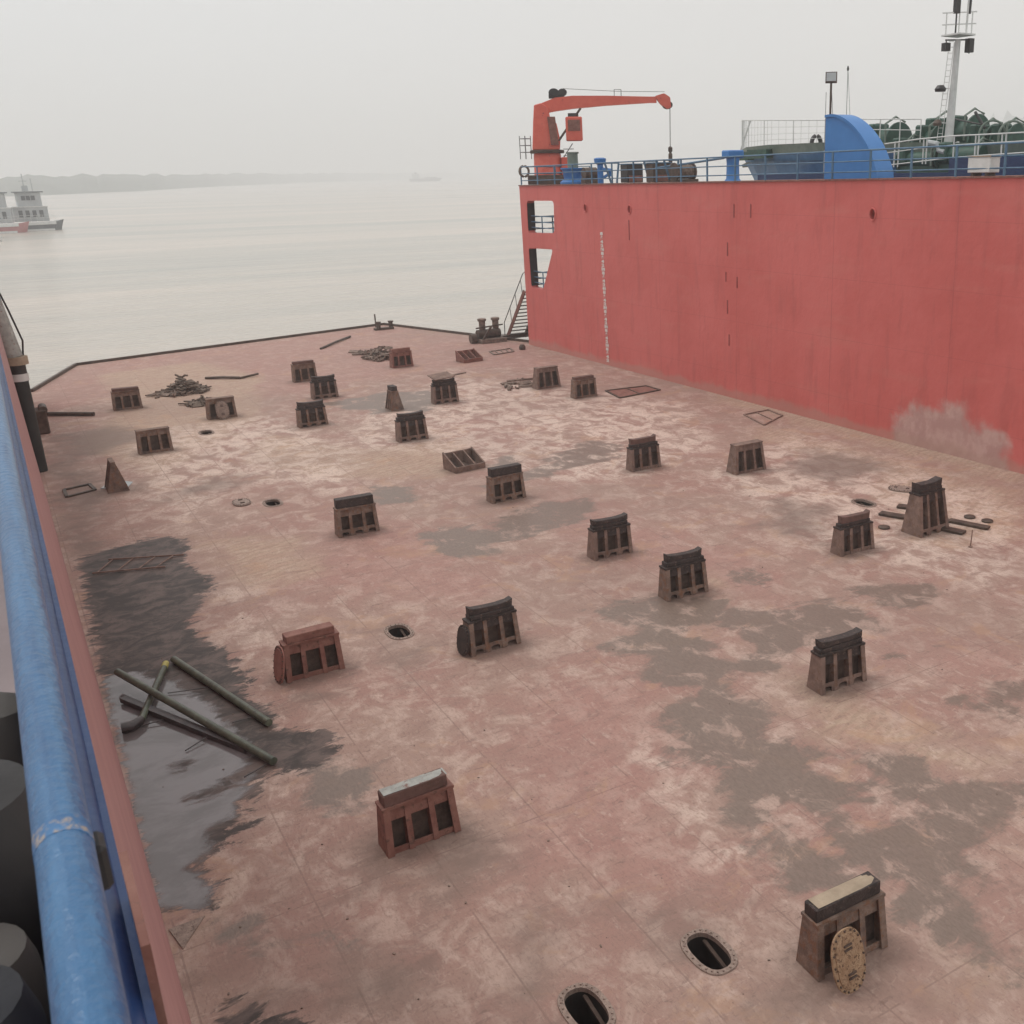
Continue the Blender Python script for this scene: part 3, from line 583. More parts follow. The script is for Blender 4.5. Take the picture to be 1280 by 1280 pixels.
# rods far
for a_, b_, lab in [((401, 437), (438, 422), 'long thin pole lying near the far deck edge'), ((257, 474), (300, 474), 'thin bent rod right of the tangled rope heap')]:
    t = MB().tube([P3(*a_, .06), P3((a_[0]+b_[0])/2, (a_[1]+b_[1])/2, .1), P3(*b_, .08)], .07, 8).build('steel_rod', 'brownmach'); tag(t, lab, 'rod')
o = MB().tube([P3(300, 474, .06), P3(323, 470, .12)], .06, 8).build('steel_rod', 'brownmach'); tag(o, 'short rod tip right of the thin bent rod', 'rod')
o = MB().tube([P3(45, 520, .1), P3(118, 520, .1)], .09, 10).build('steel_pole', 'brownmach', smooth=True); tag(o, 'straight pole sticking out over the deck from the left side', 'pole')
# triangular plates
def tri(pts_, label, m, z=.012):
    c = [P3(x, y, 0) for x, y in pts_]; o = MB().prism([(p[0], p[1]) for p in c], .02, 'xy', z).build('triangular_plate', m); return tag(o, label, 'steel plate')
tri([(211, 1163), (256, 1146), (229, 1187)], 'small pinkish triangular plate against the red strip at the puddle edge', 'rim'); tri([(126, 611), (141, 600), (166, 603), (158, 611)], 'pale flat plate lying under the ridge-topped block', 'boatgrey')
o = MB().add([P3(211, 1163, .03), P3(229, 1188, .03), P3(256, 1147, .03), P3(229, 1186, .05)], [(0, 1, 3), (1, 2, 3)]); 
# debris heaps
def heap(cx_, cy_, rad, n, seed, label, hgt=.7, m='net', kinds=('rope', 'board')):
    rnd = random.Random(seed); c = at_z(cx_, cy_); t = thing('scrap_heap', label, 'scrap heap', c)
    mm = MB()
    for q in range(n):
        a = rnd.uniform(0, 2*PI); r = rad*math.sqrt(rnd.random()); z = .05+hgt*(1-r/rad)*rnd.random()
        x, y = r*math.cos(a), r*math.sin(a)
        if rnd.random() < .55:
            b_ = rnd.uniform(0, 2*PI); l = rnd.uniform(.3, .8)*rad*.8
            pts_ = [(x+l*(i/5-.5)*math.cos(b_)+rnd.uniform(-.1, .1), y+l*(i/5-.5)*math.sin(b_)+rnd.uniform(-.1, .1), max(.04, z+rnd.uniform(-.1, .1))) for i in range(6)]
            mm.tube(pts_, rnd.uniform(.03, .055), 6)
        else:
            mt = Matrix.Translation((x, y, max(.08, z))) @ Matrix.Rotation(rnd.uniform(0, PI), 4, 'Z') @ Matrix.Rotation(rnd.uniform(-.5, .5), 4, 'X')
            mm.box((0, 0, 0), (rnd.uniform(.3, .8), rnd.uniform(.1, .25), .06), mt)
    mm.build('tangle', m, t); return t
heap(232, 490, 1.0, 110, 3, 'tangled heap of muddy rope and scrap on the far left of the deck', .85)
heap(250, 505, .7, 30, 4, 'small scatter of scrap beside the block with the round cover', .3)
heap(215, 494, .9, 24, 9, 'low strip of scrap left of the tangled rope heap', .12, 'scrap')
heap(483, 447, 1.15, 100, 5, 'pile of brown boards and scrap left of the far reddish block', .75, 'scrap')
heap(460, 441, .9, 22, 10, 'thin scatter of scrap left of the far board pile', .12, 'scrap')
heap(655, 480, 1.0, 12, 6, 'thin scatter of debris left of the pair of blocks beside the draft marks', .06, 'scrap')
heap(640, 483, .8, 9, 8, 'faint line of debris left of the debris scatter in the far deck', .05, 'scrap')
# small ground litter, each a pebble-size lump in one stuff object
lit = MB(); rnd = random.Random(11)
for q in range(90):
    x, y = rnd.uniform(40, 1290), rnd.uniform(440, 1285)
    p = at_z(x, y)
    if p.x < .7 or p.x > 27 or p.y > 66: continue
    s_ = rnd.uniform(.008, .022); lit.box((p.x, p.y, s_*.4), (s_*rnd.uniform(.8, 2.5), s_, s_*.8), None, rnd.uniform(0, 3))
tag(lit.build('deck_litter', 'scrap'), 'small rust flakes and stones strewn over the deck', 'litter', kind='stuff')
# windlass-like machinery at far right corner
t = thing('mooring_winch', 'rusty mooring machinery with two upright bollards at the foot of the stairs', 'winch', P3(613, 427, 0))
MB().box((0, 0, .12), (1.7, 1.3, .24)).build('base', 'scrap', t); MB().tube([(-.8, .1, .5), (.7, .1, .5)], .28, 14).build('drum', 'brownmach', t, True)
for s, x in ((1, -.35), (1, .55)): MB().lathe([(.2, .2), (.2, 1.25), (.27, 1.3), (.27, 1.42), (.1, 1.46)], 14, Matrix.Translation((x, .3, 0))).build('bollard', 'scrap', t, True)
MB().bar((-.9, 0, .9), (.9, 0, 1.0), .08).build('shaft', 'brownmach', t); MB().tube([(-1.3, 0, .3), (-.95, .0, .3)], .3, 14).build('warping_head', 'brownmach', t, True)
MB().bar((-.7, -.5, .2), (-.1, -.5, 1.0), .12).build('lever', 'brownmach', t)
# fittings at the far corner
t = thing('bollard', 'small dark bollard pair on the far deck corner', 'bollard', at_z(480, 412))
for x in (-.35, .5): MB().lathe([(.14, .15), (.14, .45), (.19, .5), (.19, .56)], 12, Matrix.Translation((x, 0, 0))).build('post', 'brownmach', t, True)
MB().box((0, 0, .08), (1.3, .4, .14)).build('base', 'brownmach', t)
t = MB().tube([at_z(470, 409), at_z(470, 409)+Vector((0, 0, .9))], .05, 8).build('flag_post', 'brownmach'); tag(t, 'thin short post standing on the far edge left of the corner', 'post')
o = MB().lathe([(.18, 0), (.2, .15), (.12, .3)], 12, Matrix.Translation(P3(653, 437, .01))).build('deck_fitting', 'brownmach'); tag(o, 'small dark lump on the deck below the stairs', 'fitting')

# ================================================================= RED CASING TOWER (right)
TW = Vector((27.25, 58.65, 0)); TA = .029
tower = thing('casing_tower', 'long high red steel casing wall with draft marks and two openings at its far end', 'casing', TW, TA)
def loc(Pw):  # world -> tower local
    v = Pw-TW; c_, s_ = math.cos(TA), math.sin(TA); return Vector((v.x*c_+v.y*s_, -v.x*s_+v.y*c_, v.z))
def onwall(px, py):  # pixel -> (y,z) on wall plane, local
    d = ray(px, py); n = Vector((math.cos(TA), math.sin(TA), 0)); s_ = (TW-Vector((0, 0, H))).dot(n)/d.dot(n); v = loc(Vector((0, 0, H))+d*s_); return (v.y, v.z)
def topz(y): return 9.30+(-y)*.0095
def wall_material():
    m = bpy.data.materials.new('red_hull_paint'); m.use_nodes = True; nt = m.node_tree; N = nt.nodes; L = nt.links; b = N['Principled BSDF']
    tc = N.new('ShaderNodeTexCoord')
    def noise(scale, st=(1, 1, 1), detail=8, rough=.6):
        mp = N.new('ShaderNodeMapping'); mp.inputs['Scale'].default_value = st; L.new(tc.outputs['Object'], mp.inputs['Vector'])
        n = N.new('ShaderNodeTexNoise'); n.inputs['Scale'].default_value = scale; n.inputs['Detail'].default_value = detail; n.inputs['Roughness'].default_value = rough
        L.new(mp.outputs[0], n.inputs['Vector']); return n.outputs['Fac']
    def ss(v, lo, hi):
        n = N.new('ShaderNodeMapRange'); n.interpolation_type = 'SMOOTHSTEP'; n.inputs['From Min'].default_value = lo; n.inputs['From Max'].default_value = hi; L.new(v, n.inputs['Value']); return n.outputs[0]
    def mth(op, a, b_):
        n = N.new('ShaderNodeMath'); n.operation = op
        for i, v in enumerate((a, b_)):
            if isinstance(v, (int, float)): n.inputs[i].default_value = v
            else: L.new(v, n.inputs[i])
        return n.outputs[0]
    def mix(f, a, b_):
        n = N.new('ShaderNodeMix'); n.data_type = 'RGBA'; L.new(f, n.inputs['Factor'])
        for s_, v in (('A', a), ('B', b_)):
            if isinstance(v, tuple): n.inputs[s_].default_value = (*v, 1)
            else: L.new(v, n.inputs[s_])
        return n.outputs['Result']
    c = mix(ss(noise(.25), .35, .65), (.55, .115, .10), (.60, .14, .125))
    c = mix(mth('MULTIPLY', ss(noise(1.2, (1, 1.6, .25)), .5, .68), .3), c, (.37, .085, .075))
    c = mix(mth('MULTIPLY', ss(noise(.8, (1, .3, 1.6)), .52, .7), .22), c, (.55, .20, .16))
    c = mix(mth('MULTIPLY', ss(noise(9), .6, .72), .2), c, (.30, .075, .06))
    c = mix(mth('MULTIPLY', ss(noise(2.2, (1, 2.2, .12), 9, .7), .62, .74), .2), c, (.27, .08, .055))
    # faint plate seams
    sx = N.new('ShaderNodeSeparateXYZ'); L.new(tc.outputs['Object'], sx.inputs[0])
    f1 = mth('LESS_THAN', mth('ABSOLUTE', mth('SUBTRACT', mth('FRACT', mth('DIVIDE', sx.outputs['Y'], 6.1), 0.), .5), 0.), .003)
    f2 = mth('LESS_THAN', mth('ABSOLUTE', mth('SUBTRACT', mth('FRACT', mth('DIVIDE', sx.outputs['Z'], 2.35), 0.), .5), 0.), .004)
    c = mix(mth('MULTIPLY', mth('MAXIMUM', f1, f2), .25), c, (.28, .06, .055))
    # dried mud splash at the foot of the wall (a real stain with its own outline)
    yc, zc = onwall(1180, 590)
    dy = mth('DIVIDE', mth('SUBTRACT', sx.outputs['Y'], yc), 3.4); dz = mth('DIVIDE', mth('SUBTRACT', sx.outputs['Z'], -.1), 2.1)
    r = mth('SQRT', mth('ADD', mth('MULTIPLY', dy, dy), mth('MULTIPLY', dz, dz)), 0.)
    r = mth('ADD', r, mth('MULTIPLY', mth('SUBTRACT', noise(.7, (1, 1, 1)), .5), 1.1))
    c = mix(mth('MULTIPLY', ss(mth('MULTIPLY', r, -1.), -1.0, -.72), .85), c, mix(ss(noise(1.4, (1, 1, .9)), .4, .6), (.52, .37, .33), (.42, .28, .25)))
    low = mth('ADD', sx.outputs['Z'], mth('MULTIPLY', noise(.8), -.9))
    c = mix(mth('MULTIPLY', ss(mth('MULTIPLY', low, -1.), -.05, .25), .5), c, (.42, .26, .21))
    L.new(c, b.inputs['Base Color']); b.inputs['Roughness'].default_value = .6
    bp = N.new('ShaderNodeBump'); bp.inputs['Strength'].default_value = .45; bp.inputs['Distance'].default_value = .12; L.new(noise(.8, (1, 1, .8), 4), bp.inputs['Height']); L.new(bp.outputs[0], b.inputs['Normal'])
    return m
M['wall'] = wall_material()
ynear = -56.
up = rounded([onwall(658, 251), onwall(692, 251), onwall(693, 292), onwall(660, 291)], .28)
lo = rounded([onwall(660.5, 310), onwall(691, 312), onwall(679, 362), onwall(664, 359)], .2)
hawse = [[(onwall(px, py)[0]+.13*math.cos(a), onwall(px, py)[1]+.19*math.sin(a)) for a in [2*PI*q/14 for q in range(14)]] for px, py in ((732, 260), (787, 262), (1091, 268))]
eb = onwall(661.5, 432)[0]; et = onwall(649, 233)[0]
pl = plate([(ynear, 0), (eb, 0), (et, topz(0)), (ynear, topz(ynear))], [up, lo]+hawse, .45); pl.build('wall', 'wall', tower)
b_ = MB(); b_.prism([(ynear, -.5), (-6.5, -.5), (-6.5, topz(-6.5)-.02), (ynear, topz(ynear)-.02)], 4.6, 'yz', .45+2.31); b_.build('inner_casing', 'bodyred', tower)
b_ = MB(); b_.prism([(ynear, topz(ynear)), (et, topz(0)), (et, topz(0)+.06), (ynear, topz(ynear)+.06)], 5.1, 'yz', 2.49); b_.build('top_deck', 'bodyred', tower)
for px, py in ((732, 260), (787, 262), (1091, 268)):
    y, z = onwall(px, py); n = 16; rg = MB(); rg.tube([(-.02, y+.16*math.cos(2*PI*q/n), z+.22*math.sin(2*PI*q/n)) for q in range(n+1)], .03, 6, False); rg.build('hawse_ring', 'wall', tower)
    MB().box((.3, y, z), (.02, .5, .6)).build('hawse_unlit_panel', 'black', tower)  # added black sheet paints the unlit depth inside the hawse hole
# faint weld scars
ws = MB()
for px, y0, y1 in ((918, 255, 272), (939, 255, 272), (910, 303, 320), (908, 340, 352), (922, 346, 360), (910, 375, 392), (912, 418, 432), (787, 275, 300)):
    a, b_ = onwall(px, y0), onwall(px-1, y1); ws.box((-.01, (a[0]+b_[0])/2, (a[1]+b_[1])/2), (.02, .05, abs(a[1]-b_[1])))
ws.build('weld_scars', mat('dark_red_weld', (.22, .05, .045), (.3, .07, .06), .7), tower)
# draft marks (digits) up the wall
marks = []
wm = mat('white_mark_paint', (.66, .60, .56), (.75, .70, .66), .6, 4, bump=0)
yD, zt = onwall(752, 294); zb = onwall(760, 452)[1]; yD2 = onwall(760, 452)[0]; nd_ = 34
allv, allf = [], []
dg = bpy.context.evaluated_depsgraph_get()
for q in range(nd_):
    f_ = q/(nd_-1); z = zb+(zt-zb)*f_; y = yD2+(yD-yD2)*f_; s_ = '2468'[q % 5] if q % 5 < 4 else str(q//5+1)+'M'
    cu = bpy.data.curves.new('digit', 'FONT'); cu.body = s_; cu.size = .215; cu.extrude = .006; cu.offset = .011; cu.align_x = 'CENTER'
    ob = bpy.data.objects.new('digit', cu); COL.objects.link(ob); dg.update(); m_ = bpy.data.meshes.new_from_object(ob.evaluated_get(bpy.context.evaluated_depsgraph_get()))
    mt = Matrix.Translation((-.012, y, z)) @ Matrix(((0, 0, -1, 0), (-2.3 if q % 5 < 4 else -1.25, 0, 0, 0), (0, 1, 0, 0), (0, 0, 0, 1)))
    o_ = len(allv); allv += [tuple(mt @ v.co) for v in m_.vertices]; allf += [tuple(i+o_ for i in p.vertices) for p in m_.polygons]
    bpy.data.objects.remove(ob); bpy.data.meshes.remove(m_); bpy.data.curves.remove(cu)
dm_ = MB(); dm_.v = allv; dm_.f = allf; dm_.build('draft_marks', wm, tower)
# platforms and guard rails seen through the openings
pf = MB(); pf.box((2.4, -3.7, 6.45), (3.8, 5.0, .08)); pf.box((2.4, -3.7, 3.2), (3.8, 5.0, .08)); pf.build('platform', 'inner', tower)
rl = MB()
for z0 in (6.5, 3.24):
    for k_ in (.35, .7, 1.05): rl.tube([(3.9, eb-.1, z0+k_), (3.9, -6.2, z0+k_)], .035, 6); rl.tube([(.6, eb-.15, z0+k_), (3.9, eb-.15, z0+k_)], .035, 6)
    for y in (eb-.15, -1.7, -3.4, -5.2): rl.tube([(3.9, y, z0), (3.9, y, z0+1.05)], .04, 6)
    rl.tube([(2., eb-.15, z0), (2., eb-.15, z0+1.05)], .04, 6)
rl.build('platform_rails', 'railblue', tower)
for nm, hole in (('upper', up), ('lower', lo)):
    ymax = max(a for a, b in hole); ymin = min(a for a, b in hole); zs = [b for a, b in hole]; z0, z1 = min(zs), max(zs)
    yt = max(a for a, b in hole if b > z1-.5); yb_ = max(a for a, b in hole if b < z0+.5)
    MB().add([(.03, yb_-.035, z0+.1), (.5, yb_-.035, z0+.1), (.5, yt-.035, z1-.1), (.03, yt-.035, z1-.1), (.03, yb_+.02, z0+.1), (.5, yb_+.02, z0+.1), (.5, yt+.02, z1-.1), (.03, yt+.02, z1-.1)], [(0, 1, 2, 3), (4, 7, 6, 5), (0, 4, 5, 1), (3, 2, 6, 7), (0, 3, 7, 4), (1, 5, 6, 2)]).build('jamb_shade_lining', 'dark', tower)  # added dark lining puts the far jamb's shade into its colour
    fr_ = MB()
    for k_ in (.3, .62, .95): fr_.tube([(.25, ymax+.1, z0+k_), (.25, ymin+.5*(nm == 'lower')*(1-k_)-.05, z0+k_)], .03, 6)
    fr_.tube([(.25, (ymax+ymin)/2+.3, z0-.05), (.25, (ymax+ymin)/2+.3, z0+.97)], .035, 6); fr_.build('opening_guard_rail', 'railblue', tower)
# blue guard rail along the tower top
rail = thing('guard_railing', 'blue three-bar guard railing along the top edge of the red wall', 'railing', TW, TA)
def zt_(y): return topz(y)+.06
E0 = et-.08; ys_ = [E0-2.02*i for i in range(27)]
for k_, nm in ((1.0, 'top_rail'), (.62, 'mid_rail'), (.24, 'low_rail')):
    MB().tube([(.12, E0, zt_(0)+k_), (.12, -26, zt_(-26)+k_), (.12, -54, zt_(-54)+k_)], .032 if k_ == 1. else .024, 8).build(nm, 'railblue', rail, True)
    MB().tube([(.12, E0, zt_(0)+k_), (4.8, E0, zt_(0)+k_)], .025, 8).build('end_'+nm, 'railblue', rail, True)
for y in ys_: MB().bar((.12, y, zt_(y)-.0), (.12, y, zt_(y)+1.0), .07, .06, up=(1, 0, 0)).build('post', 'railblue', rail)
for x in (2.4, 4.8): MB().bar((x, E0, zt_(0)), (x, E0, zt_(0)+1.0), .07).build('post', 'railblue', rail)
# pinkish curb plate
# stairs at the far end
st = thing('steel_stairs', 'steel stairs climbing from the deck to the far end of the red casing', 'stairs')
A = Vector((26.85, 61.3, .05)); q0 = at_z(634, 423); A = Vector((q0.x, q0.y, 0.03)); T_ = at_x(655.5, 362, 27.3)
T_ = Vector((A.x+.55, T_.y+.9, 3.35))
T_ = at_y(655.5, 364, A.y-2.2)
W_ = Vector((1.25, 0, 0))
for o_ in (Vector(), W_): MB().bar(A+o_, T_+o_, .07, .24).build('stringer', 'brownmach' if o_.length > 0 else 'bodyred', st)
for q in range(1, 13): 
    c_ = A.lerp(T_, q/13); MB().bar(c_, c_+W_, .24, .05).build('tread', 'brownmach', st)
hr = [A+Vector((-.1, .1, 0)), A+Vector((-.1, .05, 1.0)), T_+Vector((-.05, 0, 1.05)), T_+Vector((.3, -.3, 1.4))]
MB().tube(hr, .03, 6).build('handrail', 'railgrey', st); 
for q in (.3, .6, .9): c_ = A.lerp(T_, q); MB().tube([c_, c_+Vector((-.08, 0, 1.0))], .022, 6).build('handrail_post', 'railgrey', st)
MB().box((A.x+1.0, A.y+.05, .12), (3.0, .7, .22)).build('foot_plate', 'brownmach', st)
MB().box((T_.x+.9, T_.y-.9, T_.z-.05), (1.8, 1.8, .1)).build('landing', 'bodyred', st)

# ================================================================= EQUIPMENT ON THE TOWER TOP
def top_at(px, x):   # point on tower-top at image column px, world x
    p = at_x(px, 228, x); return Vector((p.x, p.y, topz(loc(p).y)+.06))
# crane
c0 = top_at(686, 29.6); va = math.atan2(-c0.x, c0.y)   # local x = screen right, local y = away
cr = thing('deck_crane', 'red deck crane with a horizontal boom and hanging hook on the casing top', 'crane', c0, va); cr.scale = (1.02, .95, .765)
MB().lathe([(1.1, 0), (1.05, .1), (.82, .75), (.8, 2.1), (.78, 2.3)], 28).build('pedestal', 'crane', cr, True)
MB().lathe([(.98, 2.3), (1.0, 2.34), (1.0, 2.52), (.9, 2.56)], 28).build('slewing_ring', 'brownmach', cr, True)
hs_ = MB(); hs_.prism([(-.85, 2.56), (.75, 2.56), (.8, 3.2), (.62, 4.5), (.3, 4.6), (.2, 5.6), (-.2, 5.95), (-.62, 5.8), (-.72, 4.6)], 1.1, 'xz', 0); hs_.build('slewing_house', 'crane', cr, bevel=.05)
MB().prism([(.25, 2.9), (.7, 2.9), (.55, 4.95), (.1, 4.95)], .1, 'xz', -.62).build('house_side_panel', 'bodyred', cr)
bm_ = MB()
def section(p, w, h): return [(p[0], -w/2, p[1]-h/2), (p[0], w/2, p[1]-h/2), (p[0], w/2, p[1]+h/2), (p[0], -w/2, p[1]+h/2)]
se = [section((-.5, 5.45), .6, .7), section((.6, 5.85), .7, .95), section((1.6, 6.0), .66, .92), section((3.6, 6.1), .5, .7), section((6.1, 6.14), .4, .45), section((6.5, 6.14), .4, .45)]
vs = [v for s_ in se for v in s_]; fs = [(i*4+q, i*4+(q+1) % 4, i*4+4+(q+1) % 4, i*4+4+q) for i in range(len(se)-1) for q in range(4)]+[(3, 2, 1, 0), tuple(len(vs)-4+q for q in range(4))]
bm_.add(vs, fs); bm_.build('boom', 'crane', cr)
MB().prism(rounded([(6.4, 6.4), (6.95, 6.6), (7.3, 6.3), (7.35, 5.55), (7.1, 5.45), (6.75, 5.8)], .1), .5, 'xz').build('boom_head', 'crane', cr)
MB().tube([(7.15, -.18, 5.75), (7.15, .18, 5.75)], .3, 16).build('sheave', 'dark', cr)
w_ = MB(); w_.tube([(.55, -.35, 6.7), (.55, .35, 6.7)], .3, 14); w_.tube([(1.05, -.3, 6.72), (1.05, .3, 6.72)], .26, 14); w_.box((.7, 0, 6.45), (.9, .5, .3)); w_.build('hoist_winch', 'dark', cr)
MB().tube([(1.1, 0, 7.0), (4.2, 0, 6.78), (7.0, 0, 6.72)], .018, 6).build('hoist_wire', 'dark', cr); 
g_ = MB(); 
for x in (4.05, 4.45): g_.bar((x, 0, 6.35), (x, 0, 6.9), .04)
g_.bar((4.03, 0, 6.9), (4.47, 0, 6.9), .04); g_.build('wire_guide', 'railgrey', cr)
MB().tube([(7.3, 0, 5.75), (7.28, 0, 2.7)], .024, 6).build('fall_wire', 'dark', cr)
hk = MB(); hk.lathe([(.06, 2.7), (.13, 2.6), (.13, 2.35), (.07, 2.25), (.12, 2.1), (.12, 1.45), (.06, 1.4)], 12, Matrix.Translation((7.28, 0, 0))); hk.tube([(7.28, 0, 1.4), (7.28, 0, 1.2), (7.36, 0, 1.05), (7.26, 0, .98), (7.2, 0, 1.08)], .035, 8); hk.build('hook_block', 'brownmach', cr)
MB().box((1.62, -.4, 4.05), (.95, .9, 1.75)).build('operator_cab', 'crane', cr, bevel=.06)
MB().box((1.62, -.87, 4.3), (.7, .03, .8)).build('cab_side_panel', 'bodyred', cr)
cy_ = MB(); cy_.tube([(.7, -.5, 3.2), (2.05, -.5, 5.55)], .07, 8); cy_.tube([(1.3, -.5, 4.3), (2.05, -.5, 5.55)], .045, 8); cy_.build('luffing_cylinder', 'brownmach', cr)
MB().box((1.6, -.4, 5.05), (.6, .3, .3)).build('cab_light', 'dark', cr)
cg = MB()
for z in (2.4, 2.9, 3.4): cg.tube([(-1.25+.32*math.cos(a), .32*math.sin(a), z) for a in [2*PI*q/10 for q in range(11)]], .03, 5, False)
for a in (0, 1.57, 3.14, 4.7): cg.tube([(-1.25+.32*math.cos(a), .32*math.sin(a), 1.9), (-1.25+.32*math.cos(a), .32*math.sin(a), 3.6)], .025, 5)
cg.build('ladder_cage', 'railgrey', cr)
cg = MB()
for z in (2.1, 2.6): cg.tube([(1.25+.3*math.cos(a), .3*math.sin(a)-.2, z) for a in [2*PI*q/10 for q in range(11)]], .025, 5, False)
cg.tube([(.9, -.3, 1.9), (1.5, -.3, 3.0)], .03, 5); cg.build('access_rail', 'railgrey', cr)
MB().box((1.0, -.3, 1.25), (.42, .5, 1.5)).build('hydraulic_tank', 'crane', cr, bevel=.05)
MB().box((0, -1.0, .35), (2.4, .3, .7)).build('foot_housing', 'brownmach', cr, bevel=.03)
# deck gear
p = top_at(719, 29); t = thing('capstan', 'blue capstan drum topped by a grey-green can beside the crane', 'capstan', p)
MB().lathe([(.85, 0), (.85, .1), (.62, .25), (.7, .7), (.8, .8), (.8, .86)], 22).build('drum', 'bluebright', t, True); MB().lathe([(.3, .86), (.3, 1.6), (.36, 1.62), (.36, 1.7)], 16, Matrix.Translation((-.1, 0, 0))).build('motor_can', 'greenish', t, True)
t = thing('pump', 'brown greasy pump unit right of the blue capstan', 'pump', top_at(738, 29)); MB().tube([(-.4, 0, .55), (.35, 0, .55)], .3, 14).build('casing', 'brownmach', t, True); MB().box((0, 0, .15), (.9, .5, .3)).build('bed', 'brownmach', t); MB().box((.5, 0, .35), (.3, .3, .5)).build('gear_case', 'brownmach', t, bevel=.03)
t = thing('vent_post', 'slim blue T-shaped vent post with a side pipe', 'vent', top_at(751, 28.6)); MB().lathe([(.16, 0), (.16, .95), (.3, 1.02), (.33, 1.25), (.2, 1.3)], 14).build('post', 'bluebright', t, True); MB().tube([(.1, 0, .7), (.55, -.05, .65), (.6, -.05, .35)], .12, 10).build('side_pipe', 'bluebright', t, True); MB().tube([(.1, 0, .25), (.6, 0, .5)], .08, 8).build('brace', 'bluebright', t)
for px, w_, lab in ((790, .95, 'dark slatted box between slanted frames'), (823, 1.0, 'dark maroon-footed box right of the slatted one')):
    t = thing('equipment_box', lab, 'box', top_at(px, 28.8)); MB().box((0, 0, .45), (w_, .7, .88)).build('box_body', 'brownmach' if px > 800 else 'dark', t, bevel=.03); MB().box((0, 0, .91), (w_+.08, .78, .05)).build('lid', 'railblue', t); MB().box((0, -.37, .2), (w_*.8, .04, .3)).build('front_panel', 'bodyred', t)
for px, dx, lab in ((764, .35, 'slanted brace frame between the vent post and the slatted box'), (812, .3, 'slanted brace frame beside the maroon-footed box'), (838, .35, 'slanted brace frame left of the rope-covered winch')):
    t = thing('brace_frame', lab, 'frame', top_at(px, 28.6)); MB().bar((0, 0, 0), (-dx, 0, 1.0), .08).build('slanted_leg', 'railblue', t); MB().bar((.35, 0, 0), (dx*.4+.35, 0, 1.0), .08).build('slanted_leg', 'railblue', t); MB().bar((-dx, 0, 1.0), (dx*.4+.35, 0, 1.0), .07).build('cross_bar', 'railblue', t)
t = thing('small_winch', 'small muddy winch wrapped in yellowish rope', 'winch', top_at(854, 28.8)); MB().tube([(-.45, 0, .45), (.45, 0, .45)], .33, 14).build('rope_drum', 'net', t, True)
for x in (-.5, .5): MB().lathe([(.42, -.03), (.42, .03)], 16, Matrix.Translation((x, 0, .45)) @ Matrix.Rotation(PI/2, 4, 'Y')).build('flange', 'brownmach', t)
MB().box((0, 0, .06), (1.3, .7, .12)).build('bed', 'brownmach', t)
t = thing('blue_post', 'thick blue cable post with a wide head, left of the blue ship bow', 'post', top_at(916, 28.7)); MB().lathe([(.38, 0), (.3, .1), (.28, .75), (.3, .95)], 16).build('column', 'bluebright', t, True); MB().box((0, 0, 1.12), (.85, .6, .34)).build('head', 'bluebright', t, bevel=.05)
a, b_ = top_at(812, 28.4), top_at(905, 28.6); o = MB().tube([a+Vector((0, 0, .62)), b_+Vector((0, 0, .98))], .05, 8).build('slanting_pipe', 'railblue'); tag(o, 'long slanting pipe running up to the thick blue post', 'pipe')
# life buoy-like ring near railing's end
o = MB().tube([(math.cos(2*PI*q/14)*.3, 0, math.sin(2*PI*q/14)*.3) for q in range(15)], .07, 8, False).build('rope_coil', 'net'); o.location = top_at(656, 27.6)+Vector((0, 0, .75)); tag(o, 'muddy rope coil hung on the far end of the railing', 'rope coil')
# blue arched housing
p1, p2 = top_at(1030, 29.2), top_at(1113, 29.2); q_ = thing('blue_housing', 'large bright blue arched housing behind the railing', 'housing', (29.2, p1.y, p1.z-.02)); q_.scale = (1, 1, .93)
L_ = p1.y-p2.y+.35; prof = [(0, 0), (0, 2.62)]
for i in range(15):
    u = i/14; a_ = u*PI/2*.92; prof.append((-.25-(L_-.55)*math.sin(a_), 2.62*(.12+.88*math.cos(a_)) if u < 1 else .4))
prof = [(0, 0), (0, 2.62), (-.5, 2.63), (-1.0, 2.50), (-1.5, 2.24), (-1.95, 1.9), (-2.35, 1.5), (-2.65, 1.1), (-2.9, .65), (-3.05, .3), (-3.1, 0)]
k_ = 1.0; p2 = top_at(1097, 29.2); kk = (p1.y-p2.y)/3.1
def smooth_prof(pr):
    out = [pr[0]]
    P_ = [pr[1]]+pr[1:]+[pr[-1]]
    for i in range(1, len(P_)-2):
        a, b_, c_, d_ = [Vector((*q, 0)) for q in P_[i-1:i+3]]
        for u in (0, .25, .5, .75): v = .5*((2*b_)+(c_-a)*u+(2*a-5*b_+4*c_-d_)*u*u+(3*b_-a-3*c_+d_)*u**3); out.append((v.x, v.y))
    return out+[pr[-1]]
prof = smooth_prof(prof)
MB().prism([(y*kk, z) for y, z in prof], .85, 'yz', .425).build('shell', 'bluebright', q_, True)
MB().prism([(y*kk*1.008, z*1.005) for y, z in prof[1:]]+[(y*kk*.96, z*.965) for y, z in prof[1:][::-1]], .06, 'yz', -.033).build('edge_flange', 'bluebright', q_)
